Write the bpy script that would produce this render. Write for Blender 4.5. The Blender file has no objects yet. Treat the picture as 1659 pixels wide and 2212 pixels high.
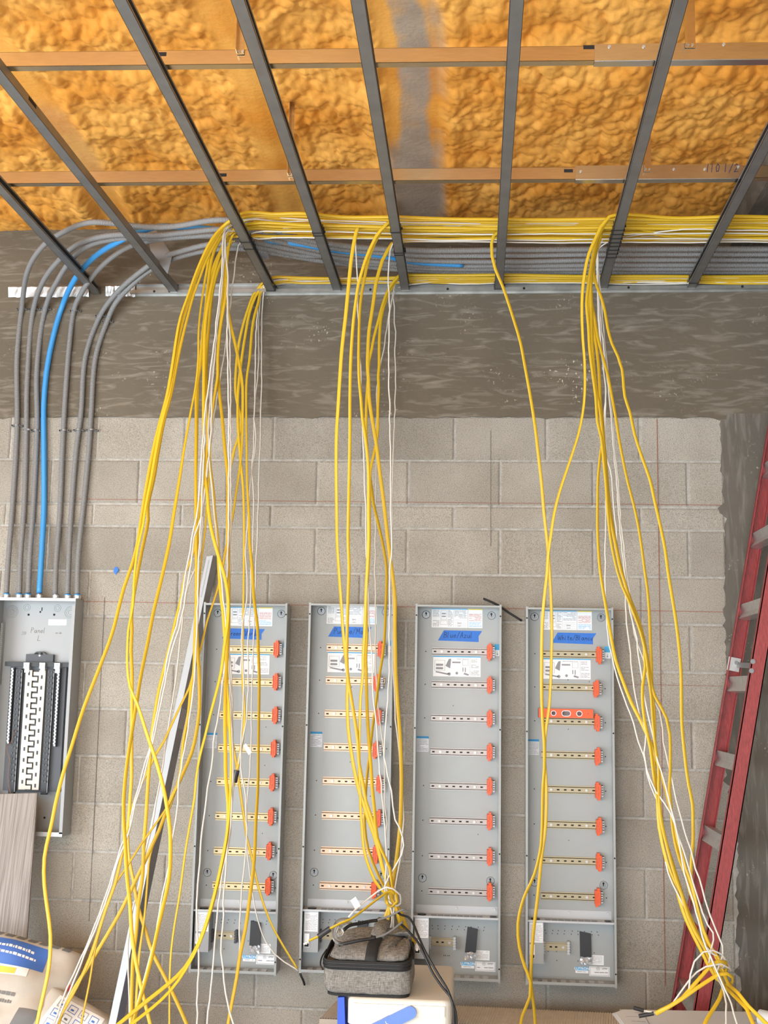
import bpy, bmesh, math, random
from math import sin, cos, pi, sqrt
import numpy as np
from mathutils import Vector, Matrix
S = bpy.context.scene
COL = S.collection
# ------------------------------------------------------------------ camera, sky, daylight, exposure
W_, H_ = 1659, 2212
FPX = 2542.53; YAW, PIT, ROL = -.0807709, .1502399, .01899
C0 = np.array([0, -5.138277, 1.527699])
def _axes():
    cy, sy = cos(YAW), sin(YAW); cp, sp = cos(PIT), sin(PIT); cr, sr = cos(ROL), sin(ROL)
    f = np.array([sy*cp, cy*cp, sp]); r = np.array([cy, -sy, 0.]); u = np.cross(r, f)
    return r*cr+u*sr, -r*sr+u*cr, f
CR, CU, CF = _axes()
cam_d = bpy.data.cameras.new('camera'); cam = bpy.data.objects.new('camera', cam_d); COL.objects.link(cam)
M = Matrix.Identity(4)
for i in range(3):
    M[i][0] = CR[i]; M[i][1] = CU[i]; M[i][2] = -CF[i]; M[i][3] = C0[i]
cam.matrix_world = M
cam_d.sensor_fit = 'VERTICAL'; cam_d.sensor_height = 24.0; cam_d.lens = FPX/H_*24.0
cam_d.clip_start = .05; cam_d.clip_end = 100
S.camera = cam
S.view_settings.view_transform = 'Standard'; S.view_settings.look = 'None'
S.view_settings.gamma = 1; S.view_settings.use_curve_mapping = False
S.view_settings.exposure = .5
wd = bpy.data.worlds.new('sky'); S.world = wd; wd.use_nodes = True
wd.node_tree.nodes['Background'].inputs[0].default_value = (.82, .9, 1.0, 1)
wd.node_tree.nodes['Background'].inputs[1].default_value = 1.0
def area(name, loc, tgt, sx, sy, e, c):
    l = bpy.data.lights.new(name, 'AREA'); l.shape = 'RECTANGLE'; l.size = sx; l.size_y = sy; l.energy = e; l.color = c
    o = bpy.data.objects.new(name, l); COL.objects.link(o); o.location = loc
    o.rotation_euler = (Vector(tgt)-Vector(loc)).to_track_quat('-Z', 'Y').to_euler(); return o
area('doorway_daylight', (-4.62, -5.4, 1.3), (0, -5.4, 1.3), 6.0, 2.5, 320, (.82, .92, 1.0))
area('front_fill', (-1.4, -8.95, 1.35), (-1.4, 0, 1.35), 5.0, 2.6, 270, (.84, .93, 1.0))  # added fill from behind the camera, softens the shadows of the left light
sl = bpy.data.lights.new('sun', 'SUN'); sl.energy = 8.5; sl.angle = .02; sl.color = (1.0, .98, .95); so = bpy.data.objects.new('sun', sl); COL.objects.link(so)
so.rotation_euler = Vector((.86, .1, -.5)).to_track_quat('-Z', 'Y').to_euler()      # low sun through the open left side, on the floor before the wall

def ray(x, y): return CF+CR*((x-W_/2)/FPX)-CU*((y-H_/2)/FPX)
def atd(x, y, d):                      # the point seen at (x, y) that stands d metres in front of the back wall
    v = ray(x, y); return C0+v*((-d-C0[1])/v[1])
def atz(x, y, z):
    v = ray(x, y); return C0+v*((z-C0[2])/v[2])
random.seed(5); rng = np.random.default_rng(5)
# ------------------------------------------------------------------ materials
def mat(name, col, rough=.6, metal=0., bump=0., bscale=60, var=0., vscale=8, col2=None, spec=None, stretch=None, trans=0., rnd=0.):
    m = bpy.data.materials.new(name); m.use_nodes = True; nt = m.node_tree; N = nt.nodes; L = nt.links
    b = N['Principled BSDF']; b.inputs['Roughness'].default_value = rough; b.inputs['Metallic'].default_value = metal
    if spec is not None: b.inputs['Specular IOR Level'].default_value = spec
    if trans: b.inputs['Transmission Weight'].default_value = trans
    b.inputs['Base Color'].default_value = (*col, 1)
    tc = N.new('ShaderNodeTexCoord'); src = tc.outputs['Object']
    if stretch:
        mp = N.new('ShaderNodeMapping'); mp.inputs['Scale'].default_value = stretch; L.new(src, mp.inputs[0]); src = mp.outputs[0]
    last = None
    if var or col2:
        n = N.new('ShaderNodeTexNoise'); n.inputs['Scale'].default_value = vscale; n.inputs['Detail'].default_value = 6; L.new(src, n.inputs[0])
        r = N.new('ShaderNodeValToRGB'); L.new(n.outputs[0], r.inputs[0])
        c2 = col2 or tuple(c*(1-var) for c in col)
        r.color_ramp.elements[0].position = .35; r.color_ramp.elements[1].position = .65
        r.color_ramp.elements[0].color = (*c2, 1); r.color_ramp.elements[1].color = (*col, 1)
        last = r.outputs[0]
    if rnd:
        oi = N.new('ShaderNodeObjectInfo'); hs = N.new('ShaderNodeHueSaturation')
        ma = N.new('ShaderNodeMapRange'); ma.inputs[3].default_value = 1-rnd; ma.inputs[4].default_value = 1+rnd
        L.new(oi.outputs['Random'], ma.inputs[0]); L.new(ma.outputs[0], hs.inputs['Value'])
        if last: L.new(last, hs.inputs['Color'])
        else: hs.inputs['Color'].default_value = (*col, 1)
        last = hs.outputs[0]
    if last: L.new(last, b.inputs['Base Color'])
    if bump:
        n = N.new('ShaderNodeTexNoise'); n.inputs['Scale'].default_value = bscale; n.inputs['Detail'].default_value = 4; L.new(src, n.inputs[0])
        bp = N.new('ShaderNodeBump'); bp.inputs['Strength'].default_value = bump; bp.inputs['Distance'].default_value = .01
        L.new(n.outputs[0], bp.inputs['Height']); L.new(bp.outputs[0], b.inputs['Normal'])
    return m
def concrete(name, c0, c1, stretch, speck=(.62, .56, .46)):
    """cast concrete: dark body, pale form marks stretched along one direction, crumbs of pale laitance"""
    m = mat(name, c0, .85); nt = m.node_tree; N = nt.nodes; L = nt.links; b = N['Principled BSDF']
    tc = N.new('ShaderNodeTexCoord')
    def noise(sc, st, det=8, dist=0.):
        mp = N.new('ShaderNodeMapping'); mp.inputs['Scale'].default_value = st; L.new(tc.outputs['Object'], mp.inputs[0])
        n = N.new('ShaderNodeTexNoise'); n.inputs['Scale'].default_value = sc; n.inputs['Detail'].default_value = det
        n.inputs['Distortion'].default_value = dist; L.new(mp.outputs[0], n.inputs[0]); return n.outputs[0]
    def ramp(v, a, bb, ca, cb):
        r = N.new('ShaderNodeValToRGB'); r.color_ramp.elements[0].position = a; r.color_ramp.elements[1].position = bb
        r.color_ramp.elements[0].color = (*ca, 1); r.color_ramp.elements[1].color = (*cb, 1); L.new(v, r.inputs[0]); return r.outputs[0]
    def mix(f, a, bb):
        x = N.new('ShaderNodeMix'); x.data_type = 'RGBA'; L.new(f, x.inputs[0]); L.new(a, x.inputs[6]); 
        if isinstance(bb, tuple): x.inputs[7].default_value = (*bb, 1)
        else: L.new(bb, x.inputs[7])
        return x.outputs[2]
    base = ramp(noise(2.2, (1, 1, 1), 6), .3, .7, tuple(c*.78 for c in c0), c0)
    streak = ramp(noise(5.5, stretch, 9, 1.1), .5, .74, (0, 0, 0), (.62,)*3)
    a = mix(streak, base, c1)
    crumbs = ramp(noise(85, (1, 1, 1), 3), .63, .68, (0, 0, 0), (1, 1, 1))
    where = ramp(noise(3.3, (1, 1, 1.3), 4, .5), .56, .68, (0, 0, 0), (.8,)*3)
    mm = N.new('ShaderNodeMath'); mm.operation = 'MULTIPLY'; L.new(crumbs, mm.inputs[0]); L.new(where, mm.inputs[1])
    a = mix(mm.outputs[0], a, speck); L.new(a, b.inputs['Base Color'])
    bp = N.new('ShaderNodeBump'); bp.inputs['Strength'].default_value = .35; bp.inputs['Distance'].default_value = .006
    L.new(noise(40, (1, 1, 1), 6), bp.inputs['Height']); L.new(bp.outputs[0], b.inputs['Normal'])
    return m
def blockmat():
    m = mat('block_concrete', (.5, .46, .4), .95, rnd=.13); nt = m.node_tree; N = nt.nodes; L = nt.links; b = N['Principled BSDF']
    geo = N.new('ShaderNodeNewGeometry')
    n = N.new('ShaderNodeTexNoise'); n.inputs['Scale'].default_value = 270; n.inputs['Detail'].default_value = 3; L.new(geo.outputs['Position'], n.inputs[0])
    r = N.new('ShaderNodeValToRGB'); L.new(n.outputs[0], r.inputs[0])
    e = r.color_ramp.elements; e[0].position = .3; e[0].color = (.225, .205, .18, 1); e[1].position = .46; e[1].color = (.385, .358, .312, 1)
    k = e.new(.7); k.color = (.475, .447, .398, 1)
    n2 = N.new('ShaderNodeTexNoise'); n2.inputs['Scale'].default_value = 3.2; n2.inputs['Detail'].default_value = 5; L.new(geo.outputs['Position'], n2.inputs[0])
    r2 = N.new('ShaderNodeValToRGB'); L.new(n2.outputs[0], r2.inputs[0]); r2.color_ramp.elements[0].position = .35; r2.color_ramp.elements[1].position = .65
    r2.color_ramp.elements[0].color = (.86, .84, .8, 1); r2.color_ramp.elements[1].color = (1.05, 1.04, 1.02, 1)
    x = N.new('ShaderNodeMix'); x.data_type = 'RGBA'; x.blend_type = 'MULTIPLY'; x.inputs[0].default_value = 1
    L.new(r.outputs[0], x.inputs[6]); L.new(r2.outputs[0], x.inputs[7])
    hs = [q for q in N if q.bl_idname == 'ShaderNodeHueSaturation'][0]; L.new(x.outputs[2], hs.inputs['Color'])
    bp = N.new('ShaderNodeBump'); bp.inputs['Strength'].default_value = .7; bp.inputs['Distance'].default_value = .006
    L.new(n.outputs[0], bp.inputs['Height']); L.new(bp.outputs[0], b.inputs['Normal'])
    return m
def foammat():
    m = mat('spray_foam', (.86, .42, .085), .55, spec=.35); nt = m.node_tree; N = nt.nodes; L = nt.links; b = N['Principled BSDF']
    at = N.new('ShaderNodeAttribute'); at.attribute_name = 'bare'
    geo = N.new('ShaderNodeNewGeometry')
    n = N.new('ShaderNodeTexNoise'); n.inputs['Scale'].default_value = 3.5; n.inputs['Detail'].default_value = 5; L.new(geo.outputs['Position'], n.inputs[0])
    r = N.new('ShaderNodeValToRGB'); L.new(n.outputs[0], r.inputs[0]); e = r.color_ramp.elements
    e[0].position = .35; e[0].color = (.74, .30, .04, 1); e[1].position = .62; e[1].color = (.90, .46, .10, 1)
    n2 = N.new('ShaderNodeTexNoise'); n2.inputs['Scale'].default_value = 9; n2.inputs['Detail'].default_value = 8; L.new(geo.outputs['Position'], n2.inputs[0])
    g = N.new('ShaderNodeValToRGB'); L.new(n2.outputs[0], g.inputs[0]); g.color_ramp.elements[0].color = (.24, .22, .2, 1); g.color_ramp.elements[1].color = (.5, .45, .39, 1)
    x = N.new('ShaderNodeMix'); x.data_type = 'RGBA'; L.new(at.outputs['Fac'], x.inputs[0]); L.new(r.outputs[0], x.inputs[6]); L.new(g.outputs[0], x.inputs[7])
    L.new(x.outputs[2], b.inputs['Base Color'])
    bn = N.new('ShaderNodeTexNoise'); bn.inputs['Scale'].default_value = 45; bn.inputs['Detail'].default_value = 3; L.new(geo.outputs['Position'], bn.inputs[0])
    bp = N.new('ShaderNodeBump'); bp.inputs['Strength'].default_value = .25; bp.inputs['Distance'].default_value = .01
    L.new(bn.outputs[0], bp.inputs['Height']); L.new(bp.outputs[0], b.inputs['Normal'])
    return m
def ribbed(name, col, freq):           # a wave of fine corrugation along the stored length attribute
    m = mat(name, col, .5); nt = m.node_tree; N = nt.nodes; L = nt.links; b = N['Principled BSDF']
    at = N.new('ShaderNodeAttribute'); at.attribute_name = 'run'
    mu = N.new('ShaderNodeMath'); mu.operation = 'MULTIPLY'; mu.inputs[1].default_value = freq; L.new(at.outputs['Fac'], mu.inputs[0])
    si = N.new('ShaderNodeMath'); si.operation = 'SINE'; L.new(mu.outputs[0], si.inputs[0])
    bp = N.new('ShaderNodeBump'); bp.inputs['Strength'].default_value = .9; bp.inputs['Distance'].default_value = .0009
    L.new(si.outputs[0], bp.inputs['Height']); L.new(bp.outputs[0], b.inputs['Normal'])
    return m
def fabric():
    m = mat('heather_fabric', (.2, .19, .17), .95); nt = m.node_tree; N = nt.nodes; L = nt.links; b = N['Principled BSDF']
    tc = N.new('ShaderNodeTexCoord'); out = []
    for st in ((900, 60, 60), (60, 60, 900)):
        mp = N.new('ShaderNodeMapping'); mp.inputs['Scale'].default_value = st; L.new(tc.outputs['Object'], mp.inputs[0])
        n = N.new('ShaderNodeTexNoise'); n.inputs['Scale'].default_value = 1; n.inputs['Detail'].default_value = 2; L.new(mp.outputs[0], n.inputs[0]); out.append(n.outputs[0])
    ad = N.new('ShaderNodeMath'); L.new(out[0], ad.inputs[0]); L.new(out[1], ad.inputs[1])
    r = N.new('ShaderNodeValToRGB'); mr = N.new('ShaderNodeMath'); mr.operation = 'MULTIPLY'; mr.inputs[1].default_value = .5
    L.new(ad.outputs[0], mr.inputs[0]); L.new(mr.outputs[0], r.inputs[0])
    r.color_ramp.elements[0].position = .38; r.color_ramp.elements[0].color = (.1, .095, .085, 1); r.color_ramp.elements[1].position = .62; r.color_ramp.elements[1].color = (.33, .31, .28, 1)
    L.new(r.outputs[0], b.inputs['Base Color'])
    bp = N.new('ShaderNodeBump'); bp.inputs['Strength'].default_value = .3; bp.inputs['Distance'].default_value = .002; L.new(mr.outputs[0], bp.inputs['Height']); L.new(bp.outputs[0], b.inputs['Normal'])
    return m
m_block = blockmat(); m_foam = foammat()
m_mortar = mat('mortar', (.5, .475, .43), .95, bump=.5, bscale=120, var=.25, vscale=40)
m_beam = concrete('cast_beam', (.145, .118, .083), (.31, .275, .225), (1.2, 1, 6.5))
m_colm = concrete('cast_column', (.14, .125, .102), (.27, .25, .22), (6.5, 1, .9))
m_floor = mat('floor_concrete', (.45, .445, .43), .8, var=.2, vscale=3, bump=.2)
m_side = mat('side_wall_concrete', (.3, .28, .25), .9, var=.25, vscale=3)
m_galv = mat('galvanised_steel', (.62, .61, .59), .22, 1., var=.1, vscale=25, stretch=(1, 6, 6))
m_chan = mat('dull_channel_steel', (.30, .305, .31), .46, .75, var=.15, vscale=12)
m_runner = mat('amber_reflection_runner', (.64, .53, .36), .25, 1., var=.1, vscale=25, stretch=(1, 6, 6))  # galvanised steel with the foam's amber reflection tinted into the metal
m_bright = mat('bright_zinc', (.55, .55, .54), .4, .8)
m_track = mat('wall_track_steel', (.46, .46, .44), .42, .85, var=.25, vscale=14)
m_gcond = ribbed('grey_conduit_plastic', (.255, .257, .26), 2*pi/.0058)
m_bcond = mat('blue_conduit_plastic', (.05, .3, .68), .45)
m_yel = mat('yellow_jacket', (.63, .405, .018), .42, rnd=.06)
m_wht = mat('white_jacket', (.66, .63, .57), .45)
m_black = mat('black_plastic', (.012, .012, .013), .45)
m_dark = mat('dark_void', (.012, .012, .012), .8)
m_pgrey = mat('grey_enamel', (.36, .375, .368), .45, .1, var=.05, vscale=5)
m_lgrey = mat('grey_paint_box', (.33, .342, .345), .45, .05)
m_lgrey2 = mat('grey_paint_box_rim', (.5, .51, .52), .4, .15)
m_railA = mat('yellow_reflection_rail', (.66, .53, .30), .45, .35)  # zinc rail, reflection of the yellow cables mixed into its colour
m_railB = mat('copper_reflection_rail', (.66, .47, .33), .45, .35)  # zinc rail again, the cables' warm reflection put in as a copper tint
m_railC = mat('plain_zinc_rail', (.40, .36, .335), .45, .4)
m_railD = mat('olive_zinc_rail', (.40, .34, .22), .45, .35)
m_orange = mat('orange_plastic', (.82, .10, .006), .4)
m_white = mat('white_print_stock', (.85, .86, .87), .5)
m_ink = mat('grey_ink', (.28, .28, .3), .7)
m_blueink = mat('blue_ink', (.03, .3, .62), .6)
m_skyink = mat('light_blue_ink', (.07, .42, .75), .6)
m_redink = mat('red_ink', (.55, .12, .07), .7)
m_yelink = mat('yellow_ink', (.8, .66, .08), .7)
m_tape = mat('blue_painters_tape', (.028, .17, .62), .6, bump=.15, bscale=90)
m_pen = mat('pen_ink', (.012, .016, .06), .6)
m_btape = mat('black_electrical_tape', (.022, .022, .024), .4)
m_film = mat('clear_crumpled_film', (.6, .62, .65), .12, .4)
m_cream = mat('tinned_busbar', (.5, .45, .37), .4, .2)
m_silver = mat('silver_lug', (.85, .85, .83), .25, .8)
m_char = mat('charcoal_plastic', (.055, .06, .07), .5)
m_screw = mat('screw_steel', (.5, .49, .46), .45, .6)
m_copper = mat('bare_copper', (.75, .35, .22), .3, 1.)
m_red = mat('red_fiberglass', (.34, .05, .05), .5, var=.3, vscale=140, stretch=(1, 1, .25), bump=.1, bscale=200)
m_alu = mat('ladder_aluminium', (.66, .66, .65), .38, .85, var=.15, vscale=40)
m_fab = fabric()
m_web = mat('black_webbing', (.018, .018, .018), .8)
m_cool = mat('cream_cooler_plastic', (.72, .69, .61), .45, bump=.1, bscale=150)
m_cblue = mat('blue_cooler_plastic', (.03, .10, .62), .35)
m_chand = mat('pale_blue_handle', (.12, .23, .66), .35)
m_lens = mat('clear_lens', (.93, .95, .97), .03, trans=.92)
m_gtip = mat('grey_rubber_tip', (.22, .22, .22), .55)
m_bag = mat('bag_paper', (.54, .49, .42), .7, var=.12, vscale=14)
m_bagw = mat('bag_white_print', (.82, .81, .78), .6)
m_bagb = mat('bag_blue_print', (.06, .16, .5), .55)
m_bagg = mat('bag_grey_print', (.16, .155, .15), .6)
m_bagy = mat('bag_yellow_print', (.85, .6, .1), .6)
m_bagr = mat('bag_red_print', (.6, .07, .09), .6)
m_rib = mat('brown_corrugated_board', (.74, .69, .6), .9, var=.08, vscale=30)
m_box = mat('cardboard', (.5, .42, .31), .9)
m_paper = mat('drawing_paper', (.7, .73, .78), .6)
m_chalk = mat('red_chalk', (.33, .12, .08), .95)
m_pencil = mat('pencil_graphite', (.16, .15, .14), .9)
def woodmat():
    m = mat('grey_oak_plank', (.5, .42, .36), .6); nt = m.node_tree; N = nt.nodes; L = nt.links
    tc = N.new('ShaderNodeTexCoord'); mp = N.new('ShaderNodeMapping'); mp.inputs['Scale'].default_value = (170, 2.5, 2.5); L.new(tc.outputs['Object'], mp.inputs[0])
    n = N.new('ShaderNodeTexNoise'); n.inputs['Scale'].default_value = 1.6; n.inputs['Detail'].default_value = 8; n.inputs['Distortion'].default_value = .25; L.new(mp.outputs[0], n.inputs[0])
    r = N.new('ShaderNodeValToRGB'); L.new(n.outputs[0], r.inputs[0]); e = r.color_ramp.elements
    e[0].position = .36; e[0].color = (.19, .16, .14, 1); e[1].position = .6; e[1].color = (.34, .3, .27, 1)
    L.new(r.outputs[0], N['Principled BSDF'].inputs['Base Color']); return m
m_wood = woodmat(); m_woodedge = mat('plank_core', (.3, .27, .24), .8)

# ------------------------------------------------------------------ mesh helpers
class MB:
    def __init__(s): s.v = []; s.f = []; s.mi = []; s.at = None
    def add(s, vs, fs, mi=0):
        o = len(s.v); s.v += [tuple(map(float, q)) for q in vs]; s.f += [tuple(i+o for i in q) for q in fs]; s.mi += [mi]*len(fs); return s
    def box(s, x0, x1, y0, y1, z0, z1, mi=0):
        return s.add([(x0, y0, z0), (x1, y0, z0), (x1, y1, z0), (x0, y1, z0), (x0, y0, z1), (x1, y0, z1), (x1, y1, z1), (x0, y1, z1)],
                     [(0, 3, 2, 1), (4, 5, 6, 7), (0, 1, 5, 4), (1, 2, 6, 5), (2, 3, 7, 6), (3, 0, 4, 7)], mi)
    def hexa(s, b, t, mi=0):           # four bottom and four top corners
        return s.add(list(b)+list(t), [(0, 3, 2, 1), (4, 5, 6, 7), (0, 1, 5, 4), (1, 2, 6, 5), (2, 3, 7, 6), (3, 0, 4, 7)], mi)
    def plate(s, pts, n, mi=0):        # polygon with thickness along vector n
        k = len(pts); n = np.array(n); P = [np.array(p) for p in pts]
        return s.add(P+[p+n for p in P], [tuple(range(k))[::-1], tuple(range(k, 2*k))]+[(i, (i+1) % k, k+(i+1) % k, k+i) for i in range(k)], mi)
    def rect(s, x0, x1, y, z0, z1, t=.0006, mi=0): return s.box(x0, x1, y-t, y, z0, z1, mi)
    def disc(s, x, y, z, r, t, n=14, mi=0):          # a short cylinder facing -y, front at y-t
        a = [(x+r*cos(2*pi*i/n), y, z+r*sin(2*pi*i/n)) for i in range(n)]
        return s.plate(a, (0, -t, 0), mi)
    def ring(s, x, y, z, r0, r1, t, n=20, mi=0):
        vs = []; fs = []
        for i in range(n):
            c, q = cos(2*pi*i/n), sin(2*pi*i/n); rm = (r0+r1)/2
            vs += [(x+r1*c, y, z+r1*q), (x+rm*c, y-t, z+rm*q), (x+r0*c, y, z+r0*q)]
            j = (i+1) % n; fs += [(3*i, 3*j, 3*j+1, 3*i+1), (3*i+1, 3*j+1, 3*j+2, 3*i+2)]
        return s.add(vs, fs, mi)
    def sweep(s, P, rx, ry=None, n=8, ang=None, mi=0, cap=True, up=(0, -1, 0)):
        """tube of elliptical section along P; the wide axis starts across the line of sight and is turned by ang"""
        P = np.array(P, float); k = len(P); ry = ry or rx
        T = np.gradient(P, axis=0); T /= np.linalg.norm(T, axis=1)[:, None]+1e-12
        vs = []; o = len(s.v); A = np.cross(T[0], up)
        if np.linalg.norm(A) < 1e-3: A = np.cross(T[0], (1, 0, 0))
        run = np.concatenate([[0], np.cumsum(np.linalg.norm(np.diff(P, axis=0), axis=1))])
        for i in range(k):
            A = A-T[i]*(A@T[i]); A /= np.linalg.norm(A)+1e-12; B = np.cross(T[i], A)
            th = ang[i] if ang is not None else 0; a = A*cos(th)+B*sin(th); b = -A*sin(th)+B*cos(th)
            x = rx[i] if hasattr(rx, '__len__') else rx; y = ry[i] if hasattr(ry, '__len__') else ry
            for j in range(n):
                t = 2*pi*(j+.5)/n; vs.append(P[i]+a*(x*cos(t))+b*(y*sin(t)))
        fs = [(i*n+j, i*n+(j+1) % n, (i+1)*n+(j+1) % n, (i+1)*n+j) for i in range(k-1) for j in range(n)]
        if cap: fs += [tuple(range(n))[::-1], tuple(range((k-1)*n, k*n))]
        s.add(vs, fs, mi); s.at = [float(run[i]) for i in range(k) for j in range(n)]; return s
    def build(s, name, m, parent=None, origin=None, smooth=False, kind=None, local=False, me_only=False):
        me = bpy.data.meshes.new(name)
        org = np.array(origin if origin is not None else (0., 0, 0), float); q = parent
        while q is not None and not local: org = org+np.array(q.location); q = q.parent
        me.from_pydata([tuple(np.array(q)-org) for q in s.v], [], s.f)
        for q in (m if isinstance(m, (list, tuple)) else [m]): me.materials.append(q)
        if any(s.mi): me.polygons.foreach_set('material_index', s.mi)
        if smooth:
            me.polygons.foreach_set('use_smooth', [True]*len(s.f))
        if s.at is not None and len(s.at) == len(s.v):
            a = me.attributes.new('run', 'FLOAT', 'POINT'); a.data.foreach_set('value', s.at)
        me.update()
        if me_only: return me
        o = bpy.data.objects.new(name, me); COL.objects.link(o)
        if parent is not None: o.parent = parent
        elif origin is not None: o.location = origin
        if kind: o['kind'] = kind
        return o
def tag(o, label, cat, group=None):
    o['label'] = label; o['category'] = cat
    if group: o['group'] = group
    return o
def thing(name, label, cat, loc, group=None):
    o = bpy.data.objects.new(name, None); COL.objects.link(o); o.location = loc; o.empty_display_size = .1; return tag(o, label, cat, group)
def smooth_path(P, step=.03):
    P = np.array(P, float); Q = np.vstack([2*P[0]-P[1], P, 2*P[-1]-P[-2]]); out = []
    for i in range(1, len(Q)-2):
        p0, p1, p2, p3 = Q[i-1:i+3]; L = np.linalg.norm(p2-p1); n = max(1, int(L/step))
        t0 = 0; t1 = max(np.linalg.norm(p1-p0), 1e-6)**.5; t2 = t1+max(L, 1e-6)**.5; t3 = t2+max(np.linalg.norm(p3-p2), 1e-6)**.5
        for k in range(n):
            t = t1+(t2-t1)*k/n
            a1 = (t1-t)/(t1-t0)*p0+(t-t0)/(t1-t0)*p1; a2 = (t2-t)/(t2-t1)*p1+(t-t1)/(t2-t1)*p2; a3 = (t3-t)/(t3-t2)*p2+(t-t2)/(t3-t2)*p3
            b1 = (t2-t)/(t2-t0)*a1+(t-t0)/(t2-t0)*a2; b2 = (t3-t)/(t3-t1)*a2+(t-t1)/(t3-t1)*a3
            out.append((t2-t)/(t2-t1)*b1+(t-t1)/(t2-t1)*b2)
    out.append(P[-1]); return np.array(out)
def trace(pts, zp=3.375):
    """(x, y), (x, y, d) or (x, y, 'z'): distance from the wall given, on the plane z=zp, or interpolated along the line"""
    n = len(pts); L = [0]
    for a, b in zip(pts, pts[1:]): L.append(L[-1]+math.hypot(b[0]-a[0], b[1]-a[1]))
    kx = []; kd = []
    for p, l in zip(pts, L):
        if len(p) > 2: kx.append(l); kd.append(max(.03, -atz(p[0], p[1], float(p[2][1:] or zp))[1]) if isinstance(p[2], str) else p[2])
    return [atd(p[0], p[1], float(np.interp(l, kx, kd))) for p, l in zip(pts, L)]
def parse(t):
    out = []
    for w in t.split():
        q = w.split(','); p = [float(q[0]), float(q[1])]
        if len(q) > 2: p.append(q[2] if q[2][0] == 'z' else float(q[2]))
        out.append(tuple(p))
    return out
def text_mesh(s, size, name='lettering', m=m_ink, parent=None, loc=(0, 0, 0), bold=0, sx=1.):
    """real lettering facing -y, centred on loc (local to parent)"""
    cu = bpy.data.curves.new(name, 'FONT'); cu.body = s; cu.size = size; cu.align_x = 'CENTER'; cu.align_y = 'CENTER'; cu.extrude = .0002; cu.offset = bold; cu.resolution_u = 3
    o = bpy.data.objects.new(name, cu); COL.objects.link(o)
    me = bpy.data.meshes.new_from_object(o.evaluated_get(bpy.context.evaluated_depsgraph_get()))
    bpy.data.objects.remove(o); bpy.data.curves.remove(cu); me.name = name; me.materials.clear(); me.materials.append(m)
    me.transform(Matrix.Translation(loc) @ Matrix.Rotation(pi/2, 4, 'X') @ Matrix.Diagonal((sx, 1, 1, 1)))
    o = bpy.data.objects.new(name, me); COL.objects.link(o); o.parent = parent; return o
# pen letters: polylines in a box one unit tall
PEN = {'P': [[(0, 0), (.05, 1)], [(.05, 1), (.4, .95), (.45, .7), (.05, .5)]], 'a': [[(.4, .5), (.1, .5), (0, .2), (.2, 0), (.4, .3), (.4, .5), (.42, .1), (.5, 0)]],
       'n': [[(0, .5), (.02, 0)], [(.02, .3), (.2, .5), (.35, .45), (.38, 0)]], 'e': [[(.02, .28), (.38, .3), (.3, .52), (.08, .48), (0, .2), (.15, 0), (.4, .1)]],
       'l': [[(.05, 1), (.02, .1), (.12, 0)]], 'L': [[(.05, 1), (0, 0), (.5, .03)]], 'G': [[(.5, .85), (.25, 1), (.03, .6), (.08, .1), (.35, 0), (.5, .4), (.28, .42)]],
       'r': [[(0, .5), (.02, 0)], [(.02, .3), (.12, .47), (.3, .48)]], '/': [[(0, -.1), (.4, 1.1)]], 'V': [[(0, 1), (.22, 0), (.5, 1)]],
       'd': [[(.38, .45), (.12, .5), (0, .2), (.2, 0), (.38, .25)], [(.4, 1), (.4, 0)]], 'u': [[(0, .5), (.04, .08), (.2, 0), (.36, .2)], [(.37, .5), (.4, 0)]],
       'p': [[(0, .5), (.02, -.4)], [(.02, .4), (.3, .5), (.38, .2), (.05, .02)]], 'M': [[(0, 0), (.06, 1), (.3, .35), (.52, 1), (.62, 0)]], 'o': [[(.2, .5), (.02, .3), (.12, 0), (.34, .08), (.36, .4), (.2, .5)]],
       'B': [[(0, 0), (.03, 1)], [(.03, 1), (.38, .9), (.35, .6), (.05, .52), (.45, .4), (.42, .08), (0, 0)]], 'A': [[(0, 0), (.25, 1), (.45, 0)], [(.08, .38), (.4, .38)]],
       'z': [[(0, .5), (.35, .5), (.02, 0), (.4, .02)]], 'W': [[(0, .9), (.15, 0), (.32, .6), (.5, 0), (.68, .9)]], 'w': [[(0, .5), (.1, 0), (.22, .4), (.36, 0), (.48, .5)]],
       'h': [[(0, 1), (.03, 0)], [(.03, .3), (.2, .5), (.34, .42), (.36, 0)]], 'i': [[(.05, .5), (.06, 0)], [(.05, .72), (.06, .78)]], 't': [[(.15, .9), (.15, .1), (.28, 0)], [(0, .55), (.34, .58)]],
       'c': [[(.36, .42), (.15, .5), (0, .22), (.14, 0), (.38, .1)]], '1': [[(.05, 1), (.02, 0)]], '0': [[(.2, 1), (.02, .6), (.1, .03), (.33, .1), (.38, .7), (.2, 1)]], '2': [[(.02, .8), (.2, 1), (.38, .75), (0, 0), (.42, .03)]], ' ': []}
def pen(mb, s, x, z, h, y, w=.0012, slant=.1, ax=(1, 0, 0), az=(0, 0, 1), nrm=(0, -1, 0), o=None):
    """hand lettering as thin strokes in a plane"""
    ax, az, nrm = map(np.array, (ax, az, nrm)); o = np.array(o if o is not None else (0, 0, 0), float)
    for ch in s:
        g = PEN[ch]; wd = max([p[0] for l in g for p in l]+[.3])
        for l in g:
            for a, b in zip(l, l[1:]):
                pa, pb = [np.array((x+(p[0]+slant*p[1])*h, z+p[1]*h)) for p in (a, b)]; d = pb-pa; L = np.linalg.norm(d)+1e-9; d /= L; n = np.array((-d[1], d[0]))*w/2; e = d*w*.4
                q = [pa-e-n, pb+e-n, pb+e+n, pa-e+n]
                mb.plate([o+ax*k[0]+az*k[1]+np.array((0, y, 0)) for k in q], nrm*.0004)
        x += (wd+.2)*h
    return x
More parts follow.
